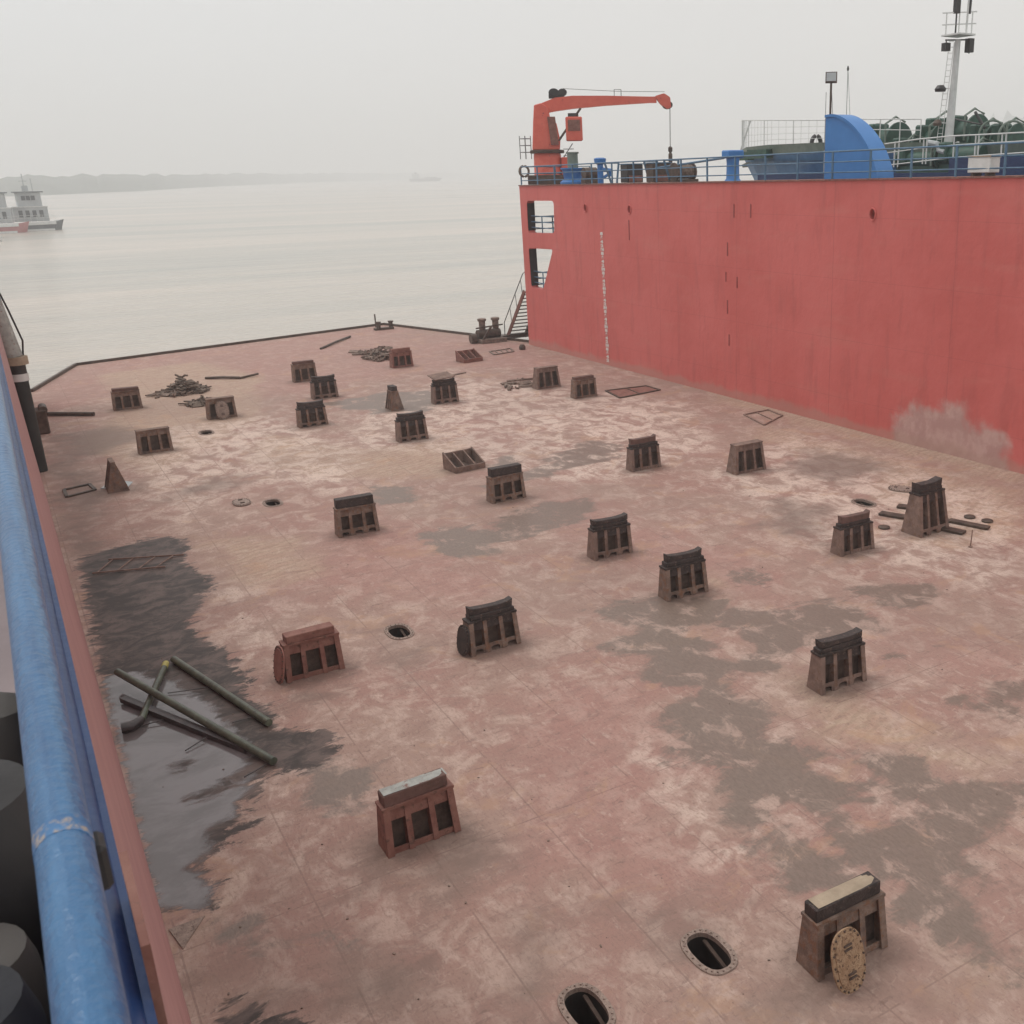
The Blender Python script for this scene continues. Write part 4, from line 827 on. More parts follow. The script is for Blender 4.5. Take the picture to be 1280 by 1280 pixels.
# flood light pole
t = thing('floodlight', 'square floodlight on a thin pole behind the blue housing', 'floodlight', (31.0, 0, 0)); pb_ = at_x(1036, 205, 31.0); t.location = (31.0, pb_.y, topz(loc(pb_).y)+.06)
hgt = at_x(1034, 104, 31.0).z-t.location.z; MB().tube([(0, 0, 0), (0, 0, hgt)], .045, 8).build('pole', 'brownmach', t)
mt = Matrix.Translation((0, 0, hgt+.2)) @ Matrix.Rotation(math.radians(-42), 4, 'Z') @ Matrix.Rotation(-.25, 4, 'X'); MB().box((0, 0, 0), (.48, .14, .42), mt).build('lamp_housing', 'brownmach', t); MB().box((0, -.085, 0), (.40, .02, .34), mt).build('lamp_glass', 'boatgrey', t)
MB().tube([(-.35, -.1, .0), (-.35, -.1, hgt*.9)], .012, 5).build('stay_wire', 'railgrey', t); MB().tube([(.3, -.1, .0), (.05, 0, hgt*.9)], .012, 5).build('stay_wire', 'railgrey', t)
# white box
t = thing('white_locker', 'small dirty white locker behind the railing at the right', 'locker', top_at(1228, 28.6)+Vector((0, 0, 0))); MB().box((0, 0, .36), (.5, .95, .5)).build('locker_body', 'white', t, bevel=.02); MB().box((0, 0, .63), (.54, 1.0, .04)).build('lid', 'capsand', t); 
for y in (-.3, .3): MB().box((0, y, .06), (.4, .12, .12)).build('foot', 'brownmach', t)

# ================================================================= SHIP BEYOND THE TOWER
sh = thing('moored_ship', 'blue ship with green bulwark moored beyond the red casing, bow to the left', 'ship', (0, 0, 0))
def hull():
    tip = at_x(929, 193, 44.5); ys_h = [tip.y, tip.y-1.5, tip.y-4, tip.y-8, tip.y-14, tip.y-22, tip.y-45]
    hw = [.05, 1.3, 2.8, 4.2, 5.2, 5.6, 5.6]; ztop = [z_for(44.5-a_, b_, c_) for a_, b_, c_ in zip(hw, ys_h, (192, 188, 184, 181, 178, 178, 182))]
    return tip, ys_h, hw, ztop
tip, yh, hw, zt2 = hull(); XC = 44.5
def hull_ring(levels, mname, name):
    vs = []; n = len(yh)
    for side in (-1, 1):
        for f_, sh_, wf in levels:     # (height below top, aft shift at the stem, width factor)
            for i in range(n):
                fwd = sh_ if i < 4 else 0; vs.append((XC+side*hw[i]*wf, yh[i]-(sh_*(1-min(i, 4)/4)), zt2[i]-f_))
    nl = len(levels); fs = []
    for sd in range(2):
        for l in range(nl-1):
            for i in range(n-1):
                a = sd*nl*n+l*n+i; fs.append((a, a+1, a+n+1, a+n))
    MB().add(vs, fs).build(name, mname, sh)
hull_ring([(.0, 0, 1.), (.5, .3, .97)], 'greenish', 'bulwark_strake'); hull_ring([(.5, .3, .97), (2.2, 1.9, .82), (13.5, 6.5, .7)], 'hullblue', 'hull')
MB().add([(XC-hw[i]*.97, yh[i], zt2[i]-.9) for i in range(len(yh))]+[(XC+hw[i]*.97, yh[i], zt2[i]-.9) for i in range(len(yh))], [(i, i+1, len(yh)+i+1, len(yh)+i) for i in range(len(yh)-1)]).build('foredeck', 'green', sh)
bo = MB()
for i, (y, z) in enumerate(((tip.y-5.0, zt2[2]-.55), (tip.y-7.4, zt2[3]-.5))): bo.box((XC-3.9-i*.45, y, z), (.5, 1.9, .5))
bo.build('bulwark_opening', 'green', sh)
# white forecastle rail with netting
fr = MB(); edge = []
for i in range(5): edge.append(Vector((XC-hw[i]*.97, yh[i], zt2[i])))
def lerp_edge(s_): 
    s_ = s_*(len(edge)-1); i = min(int(s_), len(edge)-2); return edge[i].lerp(edge[i+1], s_-i)
topz_r = 12.75
def rt(e): return z_for(e.x, e.y, 150.5-.012*(tip.y-e.y))
for q in range(30):
    e = lerp_edge(q/29); fr.tube([e, (e.x, e.y, rt(e))], .03 if q % 5 == 0 else .011, 5)
for zz in (1., .72, .44, .2): fr.tube([(lerp_edge(q/12).x, lerp_edge(q/12).y, lerp_edge(q/12).z+(rt(lerp_edge(q/12))-lerp_edge(q/12).z)*zz) for q in range(13)], .03 if zz == 1. else .012, 5)
e0 = edge[0]; fr.tube([e0+Vector((-.1, .2, 0)), (e0.x+.2, e0.y-.6, rt(e0))], .06, 6)
e1 = edge[-1]
aft = [Vector((e1.x, e1.y-q*1.4, 0)) for q in range(6)]
for p_ in aft: p_.z = z_for(p_.x, p_.y, 149)
for p_ in aft: fr.tube([(p_.x, p_.y, 9.8), p_], .03, 5)
fr.tube(aft, .028, 5); fr.tube([p_-Vector((0, 0, .5)) for p_ in aft], .02, 5)
fr.build('bow_railing', 'white', sh)
MB().tube([(XC-1.5+.35*math.cos(a), yh[3]-1.2, zt2[3]+.05+.42*math.sin(a)) for a in [PI*q/10 for q in range(11)]], .13, 8).build('panama_lead', 'dark', sh)
# side railing (white double posts) nearer to us
sr = MB(); xr = 37.5
pts_r = [at_x(px, py, xr) for px, py in ((1106, 180), (1148, 174), (1190, 170), (1232, 168), (1290, 165))]
lowr = [at_x(px, py, xr) for px, py in ((1106, 207), (1148, 202), (1190, 197), (1232, 194), (1290, 190))]
midr = [a.lerp(b_, .42) for a, b_ in zip(pts_r, lowr)]
for l_, r_ in ((pts_r, .035), (midr, .024), (lowr, .03)): sr.tube(l_, r_, 6)
for px, y0, y1 in ((1118, 178, 209), (1123, 178, 209), (1154, 174, 205), (1158, 174, 205), (1192, 170, 200), (1219, 169, 198), (1223, 169, 198), (1252, 167, 197), (1257, 167, 197)):
    sr.tube([at_x(px+1, y0, xr), at_x(px-1, y1, xr)], .035, 6)
wr = thing('white_railing', 'white double-post railing on the ship beyond the casing, right of the blue housing', 'railing'); sr.build('rails_and_posts', 'white', wr)
# deck the white railing stands on
dk = MB(); zd = lowr[0].z-.35; dk.box((xr+4.0, 35, zd-1.5), (8.4, 26, 3.0)); dk.build('main_deck_house', 'blue_deep_shaded', sh)
# green winches
def winch(px, py, x, r, wd, label, m='green'):
    p = at_x(px, py, x); t = thing('green_winch', label, 'winch', (p.x, p.y, zd), 0, 'dark green winches on the moored ship')
    zc = max(p.z-zd, r+.1)
    MB().tube([(0, -wd/2, zc), (0, wd/2, zc)], r*.72, 18).build('drum', 'brownmach' if m != 'green' else m, t, True)
    for s_ in (-1, 1): MB().tube([(0, s_*wd/2-.05, zc), (0, s_*wd/2+.05, zc)], r, 22).build('flange', m, t, True)
    MB().box((.2, 0, (zc-.1)/2), (r*1.6, wd*1.15, zc-.1)).build('bed', m, t); MB().box((-.2, wd*.35, zc+.2), (r*1.2, .5, r*1.5)).build('gear_case', m, t, bevel=.08)
    MB().tube([(-r, -wd*.5, zc-.3), (-r*1.02, -wd*.5, zc+r*.9), (-.3, -wd*.5, zc+r*1.25), (.4, -wd*.5, zc+r)], .06, 6).build('band_brake', 'greenish', t)
    return t
for px, py, x, r, wd, lab in ((1110, 178, 42, 1.0, 1.6, 'big green winch nearest the blue housing'), (1136, 190, 40.5, .65, 1.2, 'small green winch with curved brake left of the mast'), (1166, 178, 41.5, .85, 1.1, 'green winch just left of the white mast'), (1178, 172, 43, 1.0, .9, 'green winch behind the white mast'), (1208, 168, 43, .95, 1.4, 'tall green winch just right of the white mast'), (1234, 178, 42, .85, 1.0, 'green winch under the first round pipe hoop'), (1262, 178, 42, .85, 1.0, 'green winch under the second round pipe hoop'), (1150, 200, 39, .5, 2.4, 'low green machinery behind the white railing'), (1205, 196, 39, .6, 2.6, 'low green machinery right of the mast foot')):
    winch(px, py, x, r, wd, lab)
for px, py, lab in ((1240, 156, 'left white-green pipe hoop above the winches'), (1265, 157, 'right white-green pipe hoop above the winches')):
    c_ = at_x(px, py+12, 41); d_ = Vector((.83, -.55, 0)); t = MB().tube([c_+d_*(-.62)+Vector((0, 0, -1.1))]+[c_+d_*(.62*-math.cos(a))+Vector((0, 0, .62*math.sin(a))) for a in [PI*q/10 for q in range(11)]]+[c_+d_*.62+Vector((0, 0, -1.1))], .055, 8).build('pipe_hoop', 'greenish'); tag(t, lab, 'pipe hoop')
o = MB().tube([at_x(1196, 178, 40), at_x(1199, 190, 40), at_x(1205, 198, 40)], .12, 8).build('white_hose', 'white'); tag(o, 'thick white hose hanging right of the mast foot', 'hose')
o = MB().tube([at_x(1160, 178, 38.5), at_x(1172, 180, 38.5), at_x(1174, 188, 38.5), at_x(1181, 190, 38.5)], .13, 8).build('bent_pipe', 'boatgrey'); tag(o, 'bent pale pipe left of the mast foot', 'pipe')
o = MB().tube([at_x(1190, 148, 41), at_x(1228, 156, 41)], .04, 6); o.tube([at_x(1219, 140, 41), at_x(1231, 160, 41)], .07, 6); tag(o.build('davit_arm', 'dark'), 'dark crossed davit arm between the winches and the hoops', 'davit')
t = thing('deck_tank', 'pale ribbed tank at the right picture edge beyond the casing', 'tank', tuple(at_x(1275, 190, 40))); MB().box((0, -1, -.2), (1.5, 3.2, 1.3)).build('tank_shell', 'boatgrey', t, bevel=.1)
for y in (-2, -1, 0): MB().box((-.78, y, -.2), (.06, .1, 1.2)).build('rib', 'greenish', t)
o = MB().box(tuple(at_x(1270, 215, 37)), (.5, 7, 1.2)).build('blue_bulkhead', 'blue_deep_shaded'); tag(o, 'dark blue bulkhead plate below the tank at the right picture edge', 'bulkhead')
# mast
mb_ = at_x(1183, 200, 40.0); mtp = at_x(1198, 44, 40.0); mst = thing('ship_mast', 'tall slim white mast with lamps and crosstrees on the moored ship', 'mast', (mb_.x, mb_.y, zd))
off = Vector(mst.location); B0 = Vector((0, 0, 0)); T0 = mtp-off
MB().tube([B0, T0*.97], [.24, .13], 14).build('pole', 'white', mst, True)
rt_ = Vector((.83, -.55, 0))
pl_ = MB(); pl_.box(tuple(T0), (1.1, 1.1, .07)); 
for zz in (.45, .95): pl_.tube([T0+rt_*-.8+Vector((0, 0, zz)), T0+rt_*.8+Vector((0, 0, zz+.04))], .03, 5)
for s_ in (-.6, 0, .6): pl_.tube([T0+rt_*s_, T0+rt_*s_+Vector((0, 0, .98))], .03, 5)
pl_.build('top_platform', 'white', mst)
lm = MB(); lm.bar(T0+rt_*-.6+Vector((0,0,-.2)), T0+rt_*.6+Vector((0,0,-.2)), .06); lm.tube([T0+rt_*.55+Vector((0,0,-.2)), T0+rt_*.55+Vector((0,0,-.8))], .03, 5); lm.tube([T0+rt_*-.55+Vector((0,0,-.2)), T0+rt_*-.55+Vector((0,0,-.6))], .03, 5); lm.tube([T0+rt_*-.15, T0+rt_*-.15+Vector((0,0,1.2))], .04, 5); lm.box(tuple(T0+rt_*.55+Vector((0, 0, -.45))), (.3, .3, .6)); lm.box(tuple(T0+rt_*-.55+Vector((0, 0, -.5))), (.3, .3, .35)); lm.box(tuple(T0+rt_*-.15+Vector((0, 0, 1.4))), (.24, .24, .95)); lm.build('signal_lamps', 'dark', mst)
MB().tube([T0+rt_*.35, T0+rt_*.42+Vector((0, 0, 3.2))], .05, 6).build('top_aerial', 'white', mst); MB().tube([T0+rt_*.45+Vector((0, 0, .9)), T0+rt_*.48+Vector((0, 0, 1.9))], .07, 6).build('aerial_light', 'dark', mst)
ld = MB()
for s_ in (.05, .28):
    ld.tube([B0-rt_*(.35+s_), T0-rt_*(.12+s_)-Vector((0, 0, .3))], .018, 5)
for q in range(24): c_ = (B0-rt_*.4).lerp(T0-rt_*.17, q/24); ld.tube([c_, c_-rt_*.23], .014, 5)
ld.build('mast_ladder', 'white', mst)
for k_, s_ in ((.62, .25), (.37, .2)):
    c_ = B0.lerp(T0, k_)-rt_*.62; MB().lathe([(s_, -.12), (s_*1.1, 0), (s_*.6, .16)], 12, Matrix.Translation(c_)).build('side_lamp', 'dark' if k_ > .5 else 'brownmach', mst, True)
    MB().bar(c_, c_+rt_*.6, .04).build('lamp_bracket', 'white', mst)
# A-frame aerial seen beside floodlight
c_ = at_x(1060, 86, 44); zb_ = 10.6; t = thing('whip_aerial', 'thin A-shaped wire aerial beside the floodlight', 'aerial', (c_.x, c_.y, zb_)); hh = c_.z-zb_
MB().tube([(0, 0, 0), (0, 0, hh)], .018, 5).build('rod', 'railgrey', t); MB().tube([(.35, -.2, 0), (0, 0, hh)], .012, 5).build('stay', 'railgrey', t); MB().lathe([(.05, hh-.1), (.07, hh), (.03, hh+.15)], 8).build('tip', 'dark', t)

# ================================================================= OWN TOWER SIDE (left)
ow = thing('own_casing', 'casing the photograph was taken from: red side strip falling to the deck at the left', 'casing')
ZT = 8.2
M['ownred'] = mat('worn_pinkish_red_paint', (.32, .15, .15), (.40, .20, .19), .55, .9, rust=(.22, .10, .09), rust_amt=.3)
wl = MB(); wl.add([(.012, -3, ZT), (.012, 58, ZT), (.44, 58, .002), (.44, -3, .002), (-6, -3, ZT), (-6, 58, ZT), (-6, 58, -3), (-6, -3, -3)],
                  [(0, 1, 2, 3), (0, 4, 5, 1), (1, 5, 6, 2), (5, 4, 7, 6)]); wl.build('side_plating', 'ownred', ow)
wb = MB(); wb.bar((.405, -3, .35), (.405, 58, .35), .03, .05); wb.build('weld_bead', mat('rust_streak', (.16, .04, .035), (.22, .07, .06), .8, 4), ow)
MB().box((-3.05, 27.5, ZT+.004), (6.0, 61, .012)).build('walkway', 'towergrey', ow)
lr = thing('near_railing', 'thick blue pipe railing running close past the camera on the left', 'railing')
XR = -.042
def rusty_blue():
    m = mat('near_blue_paint', (.012, .07, .18), (.04, .14, .29), .3, 9, rust=(.09, .06, .055), rust_amt=.10, bump=.3, stretch=(6, .35, 6)); return m
nb = rusty_blue()
MB().tube([(XR, -1.5+i*.5, 9.3) for i in range(30)]+[(XR, 58, 9.3)], .029, 28).build('top_rail', nb, lr, True)
MB().tube([(XR+.016, -1.5, 8.9), (XR+.016, 58, 8.9)], .026, 16).build('mid_rail', 'blue_deep_shaded', lr, True)
MB().box((.004, 28, 8.66), (.012, 60, .5)).build('side_board', 'blue_deep_shaded', lr)  # shade below the top rail is painted in with the darker blue
for y in (-.7, 1.35, 3.3, 5.3, 7.3, 9.3, 11.3, 13.3, 15.3, 17.3, 19.3, 21.3): MB().bar((XR-.012, y, ZT), (XR-.012, y, 9.285), .05, .012, up=(1, 0, 0)).build('post', 'blue_deep_shaded', lr)
rp = MB(); rp.tube([(XR+.0, 1.17, 9.3), (XR+.0, 1.205, 9.3)], .0296, 22); rp.build('worn_paint_band', mat('bare_rust_patch', (.018, .09, .22), (.045, .155, .33), .5, 20, rust=(.30, .25, .22), rust_amt=.6), lr, True)
MB().box((-.012, 1.215, 9.25), (.018, .045, .06)).build('clamp_lug', 'bollard', lr, bevel=.006)
MB().box((.016, 1.5, 8.75), (.012, .25, .5)).build('rust_patch', 'bodyred', lr)
# dark bollards beyond the rail at the bottom left
p = at_z(8, 905, 8.75); t = thing('mooring_bollard', 'small grey round-headed bollard left of the blue rail', 'bollard', (p.x-.01, p.y, ZT)); MB().lathe([(.05, 0), (.05, .35), (.085, .42), (.095, .52), (.07, .6), (.02, .63)], 18).build('post', 'taupe', t, True)
p = at_z(5, 1080, 8.9); t = thing('mooring_bollard', 'big dark brown bollard left of the blue rail, with a taupe plate and black foot', 'bollard', (p.x-.055, p.y-.02, ZT)); MB().lathe([(.13, 0), (.13, .45), (.16, .62), (.165, .78), (.12, .86), (.03, .88)], 28).build('post', 'bollard', t, True)
p = at_z(4, 1175, 8.95); o = MB().lathe([(.085, 0), (.085, .72), (.075, .76), (.03, .77)], 22); o = o.build('grey_canister', 'taupe', None, True); o.location = (p.x-.045, p.y-.03, ZT); tag(o, 'taupe round canister between the dark bollard and the black one', 'canister')
p = at_z(5, 1262, 8.95); o = MB().lathe([(.1, 0), (.1, .74), (.085, .8), (.03, .82)], 22); o = o.build('black_canister', 'navy', None, True); o.location = (p.x-.055, p.y-.03, ZT); tag(o, 'black rubber-covered drum in the very bottom left corner', 'drum')
# tall vent mast and gear beside the own casing
p = at_z(56, 588); t = thing('vent_pipe', 'tall dark vent pipe with white band and beige collar at the left deck edge', 'vent pipe', (p.x-.15, p.y, 0))
def h_at(py, px): return at_y(px, py, p.y).z
z1, z2, z3, z4 = h_at(548, 50), h_at(476, 24), h_at(467, 22), h_at(452, 20)
MB().tube([(0, 0, 0), (0.0, 0, z2)], .26, 14).build('lower_pipe', mat('dark_green_rubber', (.008, .012, .013), (.025, .03, .028), .6, 2), t, True)
MB().tube([(0, 0, z2), (0, 0, z3)], .29, 16).build('white_band', 'white', t, True)
MB().tube([(0, 0, z3), (0, 0, z4-.1)], .27, 14).build('upper_pipe', 'dark', t, True)
MB().tube([(0, 0, z4-.1), (0, 0, z4+.18)], .38, 16).build('collar', 'capsand', t, True)
MB().tube([(-.05, 0, z4+.18), (-.35, 0, z4+2.6), (-.6, 0, 7.8)], [.3, .25, .2], 12).build('mud_grey_trunk', 'capgrey', t, True)
MB().tube([(.25, 0, z4+.2), (.33, 0, z4+.7), (.1, 0, z4+1.8), (-.25, 0, z4+3.2)], .035, 6).build('side_wire', 'dark', t)
p = at_z(48, 543); t = thing('fairlead_box', 'dark maroon roller box at the deck edge where the straight pole starts', 'fairlead', (p.x+.1, p.y+.3, 0)); MB().box((0, 0, .5), (.7, .9, 1.0)).build('box_body', 'inner', t, bevel=.05); MB().tube([(.25, -.4, 1.0), (.25, .4, 1.0)], .16, 12).build('roller', 'brownmach', t, True)

# ================================================================= WATER, BANKS, BOATS
def water_mat():
    m = bpy.data.materials.new('silty_river_water'); m.use_nodes = True; nt = m.node_tree; N = nt.nodes; L = nt.links; b = N['Principled BSDF']
    b.inputs['Base Color'].default_value = (.36, .335, .275, 1); b.inputs['Roughness'].default_value = .22; b.inputs['IOR'].default_value = 1.33
    tc = N.new('ShaderNodeTexCoord'); hs = []
    for sc, st in ((.9, (1, 2.2, 1)), (.12, (1, 3, 1))):
        mp = N.new('ShaderNodeMapping'); mp.inputs['Scale'].default_value = st; mp.inputs['Rotation'].default_value = (0, 0, .3); L.new(tc.outputs['Object'], mp.inputs['Vector'])
        n = N.new('ShaderNodeTexNoise'); n.inputs['Scale'].default_value = sc; n.inputs['Detail'].default_value = 4; L.new(mp.outputs[0], n.inputs['Vector']); hs.append(n.outputs['Fac'])
    a = N.new('ShaderNodeMath'); a.operation = 'MULTIPLY_ADD'; L.new(hs[1], a.inputs[0]); a.inputs[1].default_value = 3.; L.new(hs[0], a.inputs[2])
    bp = N.new('ShaderNodeBump'); bp.inputs['Strength'].default_value = .45; bp.inputs['Distance'].default_value = .35; L.new(a.outputs[0], bp.inputs['Height']); L.new(bp.outputs[0], b.inputs['Normal'])
    # silt bands
    mp = N.new('ShaderNodeMapping'); mp.inputs['Scale'].default_value = (.25, 1.6, 1); mp.inputs['Rotation'].default_value = (0, 0, .35); L.new(tc.outputs['Object'], mp.inputs['Vector'])
    n = N.new('ShaderNodeTexNoise'); n.inputs['Scale'].default_value = .02; n.inputs['Detail'].default_value = 8; n.inputs['Roughness'].default_value = .6; L.new(mp.outputs[0], n.inputs['Vector'])
    r = N.new('ShaderNodeValToRGB'); r.color_ramp.elements[0].position = .35; r.color_ramp.elements[1].position = .65
    r.color_ramp.elements[0].color = (.36, .35, .31, 1); r.color_ramp.elements[1].color = (.55, .47, .40, 1); L.new(n.outputs['Fac'], r.inputs['Fac']); L.new(r.outputs[0], b.inputs['Base Color'])
    return m
WZ = -1.5; w = MB(); K = 9000
w.add([(-K, -K, WZ), (K, -K, WZ), (K, K, WZ), (-K, K, WZ)], [(0, 1, 2, 3)]); tag(w.build('river_water', water_mat()), kind='structure')
def ridge(pts_, name, m, seed, dep=400):   # pts: (px, distance, height)
    rnd = random.Random(seed); L1 = []
    for (a, b_) in zip(pts_[:-1], pts_[1:]):
        for q in range(14):
            u = q/14; L1.append([a[i]+(b_[i]-a[i])*u for i in range(3)])
    L1.append(list(pts_[-1])); vs = []
    for px, ds, hh in L1:
        d = ray(px, 218); d.z = 0; d.normalize(); hh *= rnd.uniform(.86, 1.1)
        for ex, kz in ((0, 0), (.25, .55), (.6, .95), (1., 1.)): v = d*(ds+dep*ex); vs.append((v.x, v.y, WZ+hh*kz-.2))
    fs = [(i*4+j, i*4+j+1, i*4+5+j, i*4+4+j) for i in range(len(L1)-1) for j in range(3)]
    o = MB().add(vs, fs).build(name, m); tag(o, kind='structure'); return o
ridge([(-400, 900, 15), (-60, 1000, 16), (60, 1080, 18), (180, 1280, 17), (300, 1900, 19), (420, 2700, 20), (560, 3600, 18), (640, 4200, 8)], 'river_bank', 'land', 2, 250)
ridge([(600, 4600, 10), (720, 4300, 70), (800, 4200, 110), (930, 4300, 135), (1040, 4200, 100), (1120, 2600, 100), (1190, 1750, 84), (1240, 1650, 98), (1330, 1550, 108), (1600, 1600, 120)], 'far_hills', 'hill', 5, 600)
# work boats
def boat(px, py, hl, name_label, z=WZ, rot=0., s=1., style=0):
    p = at_z(px, py, WZ); t = thing('work_boat', name_label, 'boat', (p.x, p.y, WZ), rot); t.scale = (1.05, 1.05, 1.3)
    L2 = hl/2
    MB().add([(-L2, -2.6, -.4), (L2-1.5, -2.6, -.4), (L2, 0, -.4), (L2-1.5, 2.6, -.4), (-L2, 2.6, -.4), (-L2-.3, -2.9, 1.3), (L2-1.1, -2.9, 1.5), (L2+1, 0, 1.9), (L2-1.1, 2.9, 1.5), (-L2-.3, 2.9, 1.3)],
             [(0, 1, 6, 5), (1, 2, 7, 6), (2, 3, 8, 7), (3, 4, 9, 8), (4, 0, 5, 9), (5, 6, 7, 8, 9)]).build('hull', 'boatred' if style else 'boatdark', t)
    MB().bar((-L2-.2, -2.98, 1.25), (L2-1.0, -2.98, 1.4), .2, .55).build('bulwark', 'white', t); MB().bar((-L2+2, -2.9, .1), (L2-1.5, -2.9, .15), .25, .4).build('fender_strip', 'white', t)
    MB().box((-.8, 0, 3.0), (hl*.72, 4.6, 2.6)).build('deckhouse', 'boatgrey', t); MB().box((-.6, 0, 5.6), (hl*.5, 4.0, 2.4)).build('bridge', 'boatgrey', t)
    MB().box((-.6, 0, 6.95), (hl*.62, 4.8, .2)).build('bridge_roof', 'boatdark', t); MB().box((-.9, 0, 4.35), (hl*.78, 5.0, .15)).build('upper_deck', 'white', t)
    for lvl, zz, ww in ((0, 3.1, .72), (1, 5.9, .5)):
        for q in range(4 if lvl == 0 else 3):
            MB().box((-.8+(q-1.5+.5*lvl)*hl*ww/5, -(2.33 if lvl == 0 else 2.03), zz), (hl*.085, .06, 1.2 if lvl == 0 else .8)).build('window', 'glass', t)
    mm = MB(); mm.tube([(-1, 0, 7), (-1, 0, 10.2)], .1, 6); mm.tube([(.6, 0, 7), (.6, 0, 9.4)], .07, 6); mm.tube([(-1.8, 0, 8.9), (-.2, 0, 8.9)], .06, 6); mm.build('masts', 'boatgrey', t)
    rr = MB()
    for zz in (2.3, 2.8): rr.bar((-L2, -2.8, zz), (L2-1, -2.8, zz), .05)
    for q in range(8): rr.bar((-L2+q*(hl-1)/7, -2.8, 1.5), (-L2+q*(hl-1)/7, -2.8, 2.8), .05)
    rr.build('deck_rails', 'white', t); MB().box((-.9, 0, 7.6), (1.2, 1.2, 1.0)).build('roof_box', 'boatgrey', t)
    return t
boat(47, 288, 9.6, 'white and grey work boat with two decks afloat at the left', rot=.05)
boat(4, 291, 9, 'red and grey work boat cut by the left picture edge', rot=-.1, style=1)
p = at_z(8, 302, WZ); t = thing('small_skiff', 'small pale skiff in front of the red boat at the left edge', 'boat', (p.x-4, p.y, WZ)); MB().add([(-2.5, -.8, .0), (2, -.8, 0), (3.2, 0, 0), (2, .8, 0), (-2.5, .8, 0), (-2.6, -1, .7), (2.2, -1, .8), (3.6, 0, 1), (2.2, 1, .8), (-2.6, 1, .7)], [(0, 1, 6, 5), (1, 2, 7, 6), (2, 3, 8, 7), (3, 4, 9, 8), (4, 0, 5, 9), (5, 6, 7, 8, 9)]).build('hull', 'white', t)
MB().box((-.5, 0, 1.0), (1.5, 1.2, .6)).build('cabin', 'boatgrey', t)
d = ray(531, 218); d.z = 0; d.normalize(); p = d*2100; t = thing('cargo_ship', 'tiny hazy cargo ship on the horizon left of the crane', 'ship', (p.x, p.y, WZ), math.atan2(-d.x, d.y))
MB().prism([(-28, 0), (26, 0), (31, 6), (-30, 5)], 10, 'xz').build('hull', 'boatdark', t); MB().box((-17, 0, 9.5), (13, 8, 9)).build('superstructure', 'boatgrey', t); MB().box((-17, 0, 15), (5, 5, 3)).build('funnel', 'boatdark', t); MB().box((10, 0, 6.6), (24, 8, 1.6)).build('hatch_covers', 'boatdark', t)

# ================================================================= HAZE
hz = MB(); hz.box((0, 0, 0), (2, 2, 2)); hz.v = [(x*8800, y*8800, -2.7+(z+1)/2*(172.7)) for x, y, z in hz.v]
hm = bpy.data.materials.new('river_haze'); hm.use_nodes = True; nt = hm.node_tree; nt.nodes.remove(nt.nodes['Principled BSDF'])
pv = nt.nodes.new('ShaderNodeVolumePrincipled'); pv.inputs['Color'].default_value = (.95, .955, .96, 1); pv.inputs['Density'].default_value = .00095; pv.inputs['Anisotropy'].default_value = .2
nt.links.new(pv.outputs[0], nt.nodes['Material Output'].inputs['Volume']); ho = hz.build('haze', hm); tag(ho, kind='stuff')

# ================================================================= WORLD, SUN, CAMERA
SUN_EL, SUN_AZ = 58, -35     # azimuth from +Y towards +X, degrees
wd = bpy.data.worlds.new('World'); S.world = wd; wd.use_nodes = True; N = wd.node_tree.nodes; L = wd.node_tree.links; bg = N['Background']
sk = N.new('ShaderNodeTexSky'); sk.sky_type = 'NISHITA'; sk.sun_disc = False; sk.sun_elevation = math.radians(SUN_EL); sk.sun_rotation = math.radians(SUN_AZ)
tc = N.new('ShaderNodeTexCoord'); sp = N.new('ShaderNodeSeparateXYZ'); L.new(tc.outputs['Generated'], sp.inputs[0])
rp_ = N.new('ShaderNodeValToRGB'); e = rp_.color_ramp.elements; L.new(sp.outputs['Z'], rp_.inputs['Fac'])
e[0].position = 0.; e[0].color = (.655, .65, .64, 1); e[1].position = 1.; e[1].color = (1, .985, .96, 1)
for ps, cc in ((.09, (.69, .68, .67)), (.28, (.69, .68, .672)), (.5, (.85, .835, .81))): q = e.new(ps); q.color = (*cc, 1)
mp = N.new('ShaderNodeMapping'); mp.inputs['Scale'].default_value = (1, 1, 5); L.new(tc.outputs['Generated'], mp.inputs['Vector'])
ns = N.new('ShaderNodeTexNoise'); ns.inputs['Scale'].default_value = 2.2; ns.inputs['Detail'].default_value = 5; L.new(mp.outputs[0], ns.inputs['Vector'])
mr = N.new('ShaderNodeMapRange'); mr.inputs['To Min'].default_value = .94; mr.inputs['To Max'].default_value = 1.05; L.new(ns.outputs['Fac'], mr.inputs['Value'])
sc = N.new('ShaderNodeVectorMath'); sc.operation = 'SCALE'; L.new(rp_.outputs[0], sc.inputs[0]); 
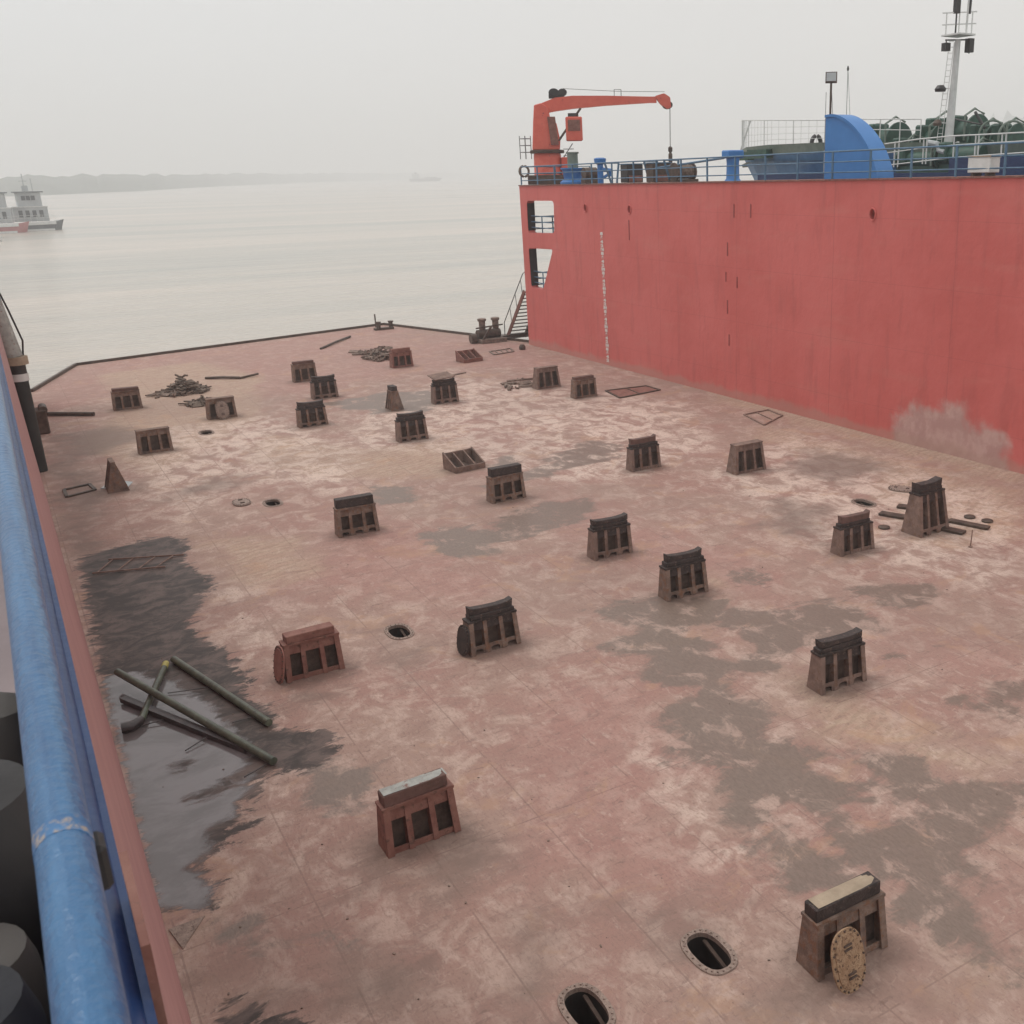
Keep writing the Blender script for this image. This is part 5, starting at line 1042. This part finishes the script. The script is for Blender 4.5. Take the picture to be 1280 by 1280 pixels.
mu = N.new('ShaderNodeMath'); mu.operation = 'MULTIPLY'; mu.inputs[1].default_value = 12.2; L.new(mr.outputs[0], mu.inputs[0]); L.new(mu.outputs[0], sc.inputs['Scale'])
tn = N.new('ShaderNodeMapRange'); tn.inputs['From Min'].default_value = -.3; tn.inputs['From Max'].default_value = .8; L.new(sp.outputs['X'], tn.inputs['Value'])
tm = N.new('ShaderNodeMix'); tm.data_type = 'RGBA'; tm.inputs['A'].default_value = (.955, 1., 1.04, 1); tm.inputs['B'].default_value = (1.01, 1., .985, 1); L.new(tn.outputs[0], tm.inputs['Factor'])
tx = N.new('ShaderNodeVectorMath'); tx.operation = 'MULTIPLY'; L.new(sc.outputs[0], tx.inputs[0]); L.new(tm.outputs['Result'], tx.inputs[1]); sc = tx
mx = N.new('ShaderNodeMix'); mx.data_type = 'RGBA'; mx.inputs['Factor'].default_value = .97; L.new(sk.outputs[0], mx.inputs['A']); L.new(sc.outputs[0], mx.inputs['B'])
L.new(mx.outputs['Result'], bg.inputs['Color']); bg.inputs['Strength'].default_value = .1
sl = bpy.data.lights.new('sun', 'SUN'); sl.energy = 1.1; sl.angle = math.radians(20); sl.color = (1, .96, .9); so = bpy.data.objects.new('sun', sl); COL.objects.link(so)
az, el = math.radians(SUN_AZ), math.radians(SUN_EL); sd_ = Vector((math.sin(az)*math.cos(el), math.cos(az)*math.cos(el), math.sin(el)))
so.rotation_euler = sd_.to_track_quat('Z', 'Y').to_euler(); so.location = (0, 0, 60)
cd = bpy.data.cameras.new('camera'); co = bpy.data.objects.new('camera', cd); COL.objects.link(co); S.camera = co
co.matrix_world = Matrix.Translation((0, 0, H)) @ RW.to_4x4()
cd.sensor_width = 36; cd.lens = F/1280*36; cd.shift_x = (640-CX)/1280; cd.shift_y = (CY-640)/1280; cd.clip_start = .05; cd.clip_end = 30000
cd.dof.use_dof = True; cd.dof.focus_distance = 22; cd.dof.aperture_fstop = 14
S.render.engine = 'CYCLES'; S.cycles.volume_bounces = 1; S.cycles.max_bounces = 6
S.view_settings.view_transform = 'Standard'; S.view_settings.look = 'None'; S.view_settings.exposure = 0; S.view_settings.gamma = 1
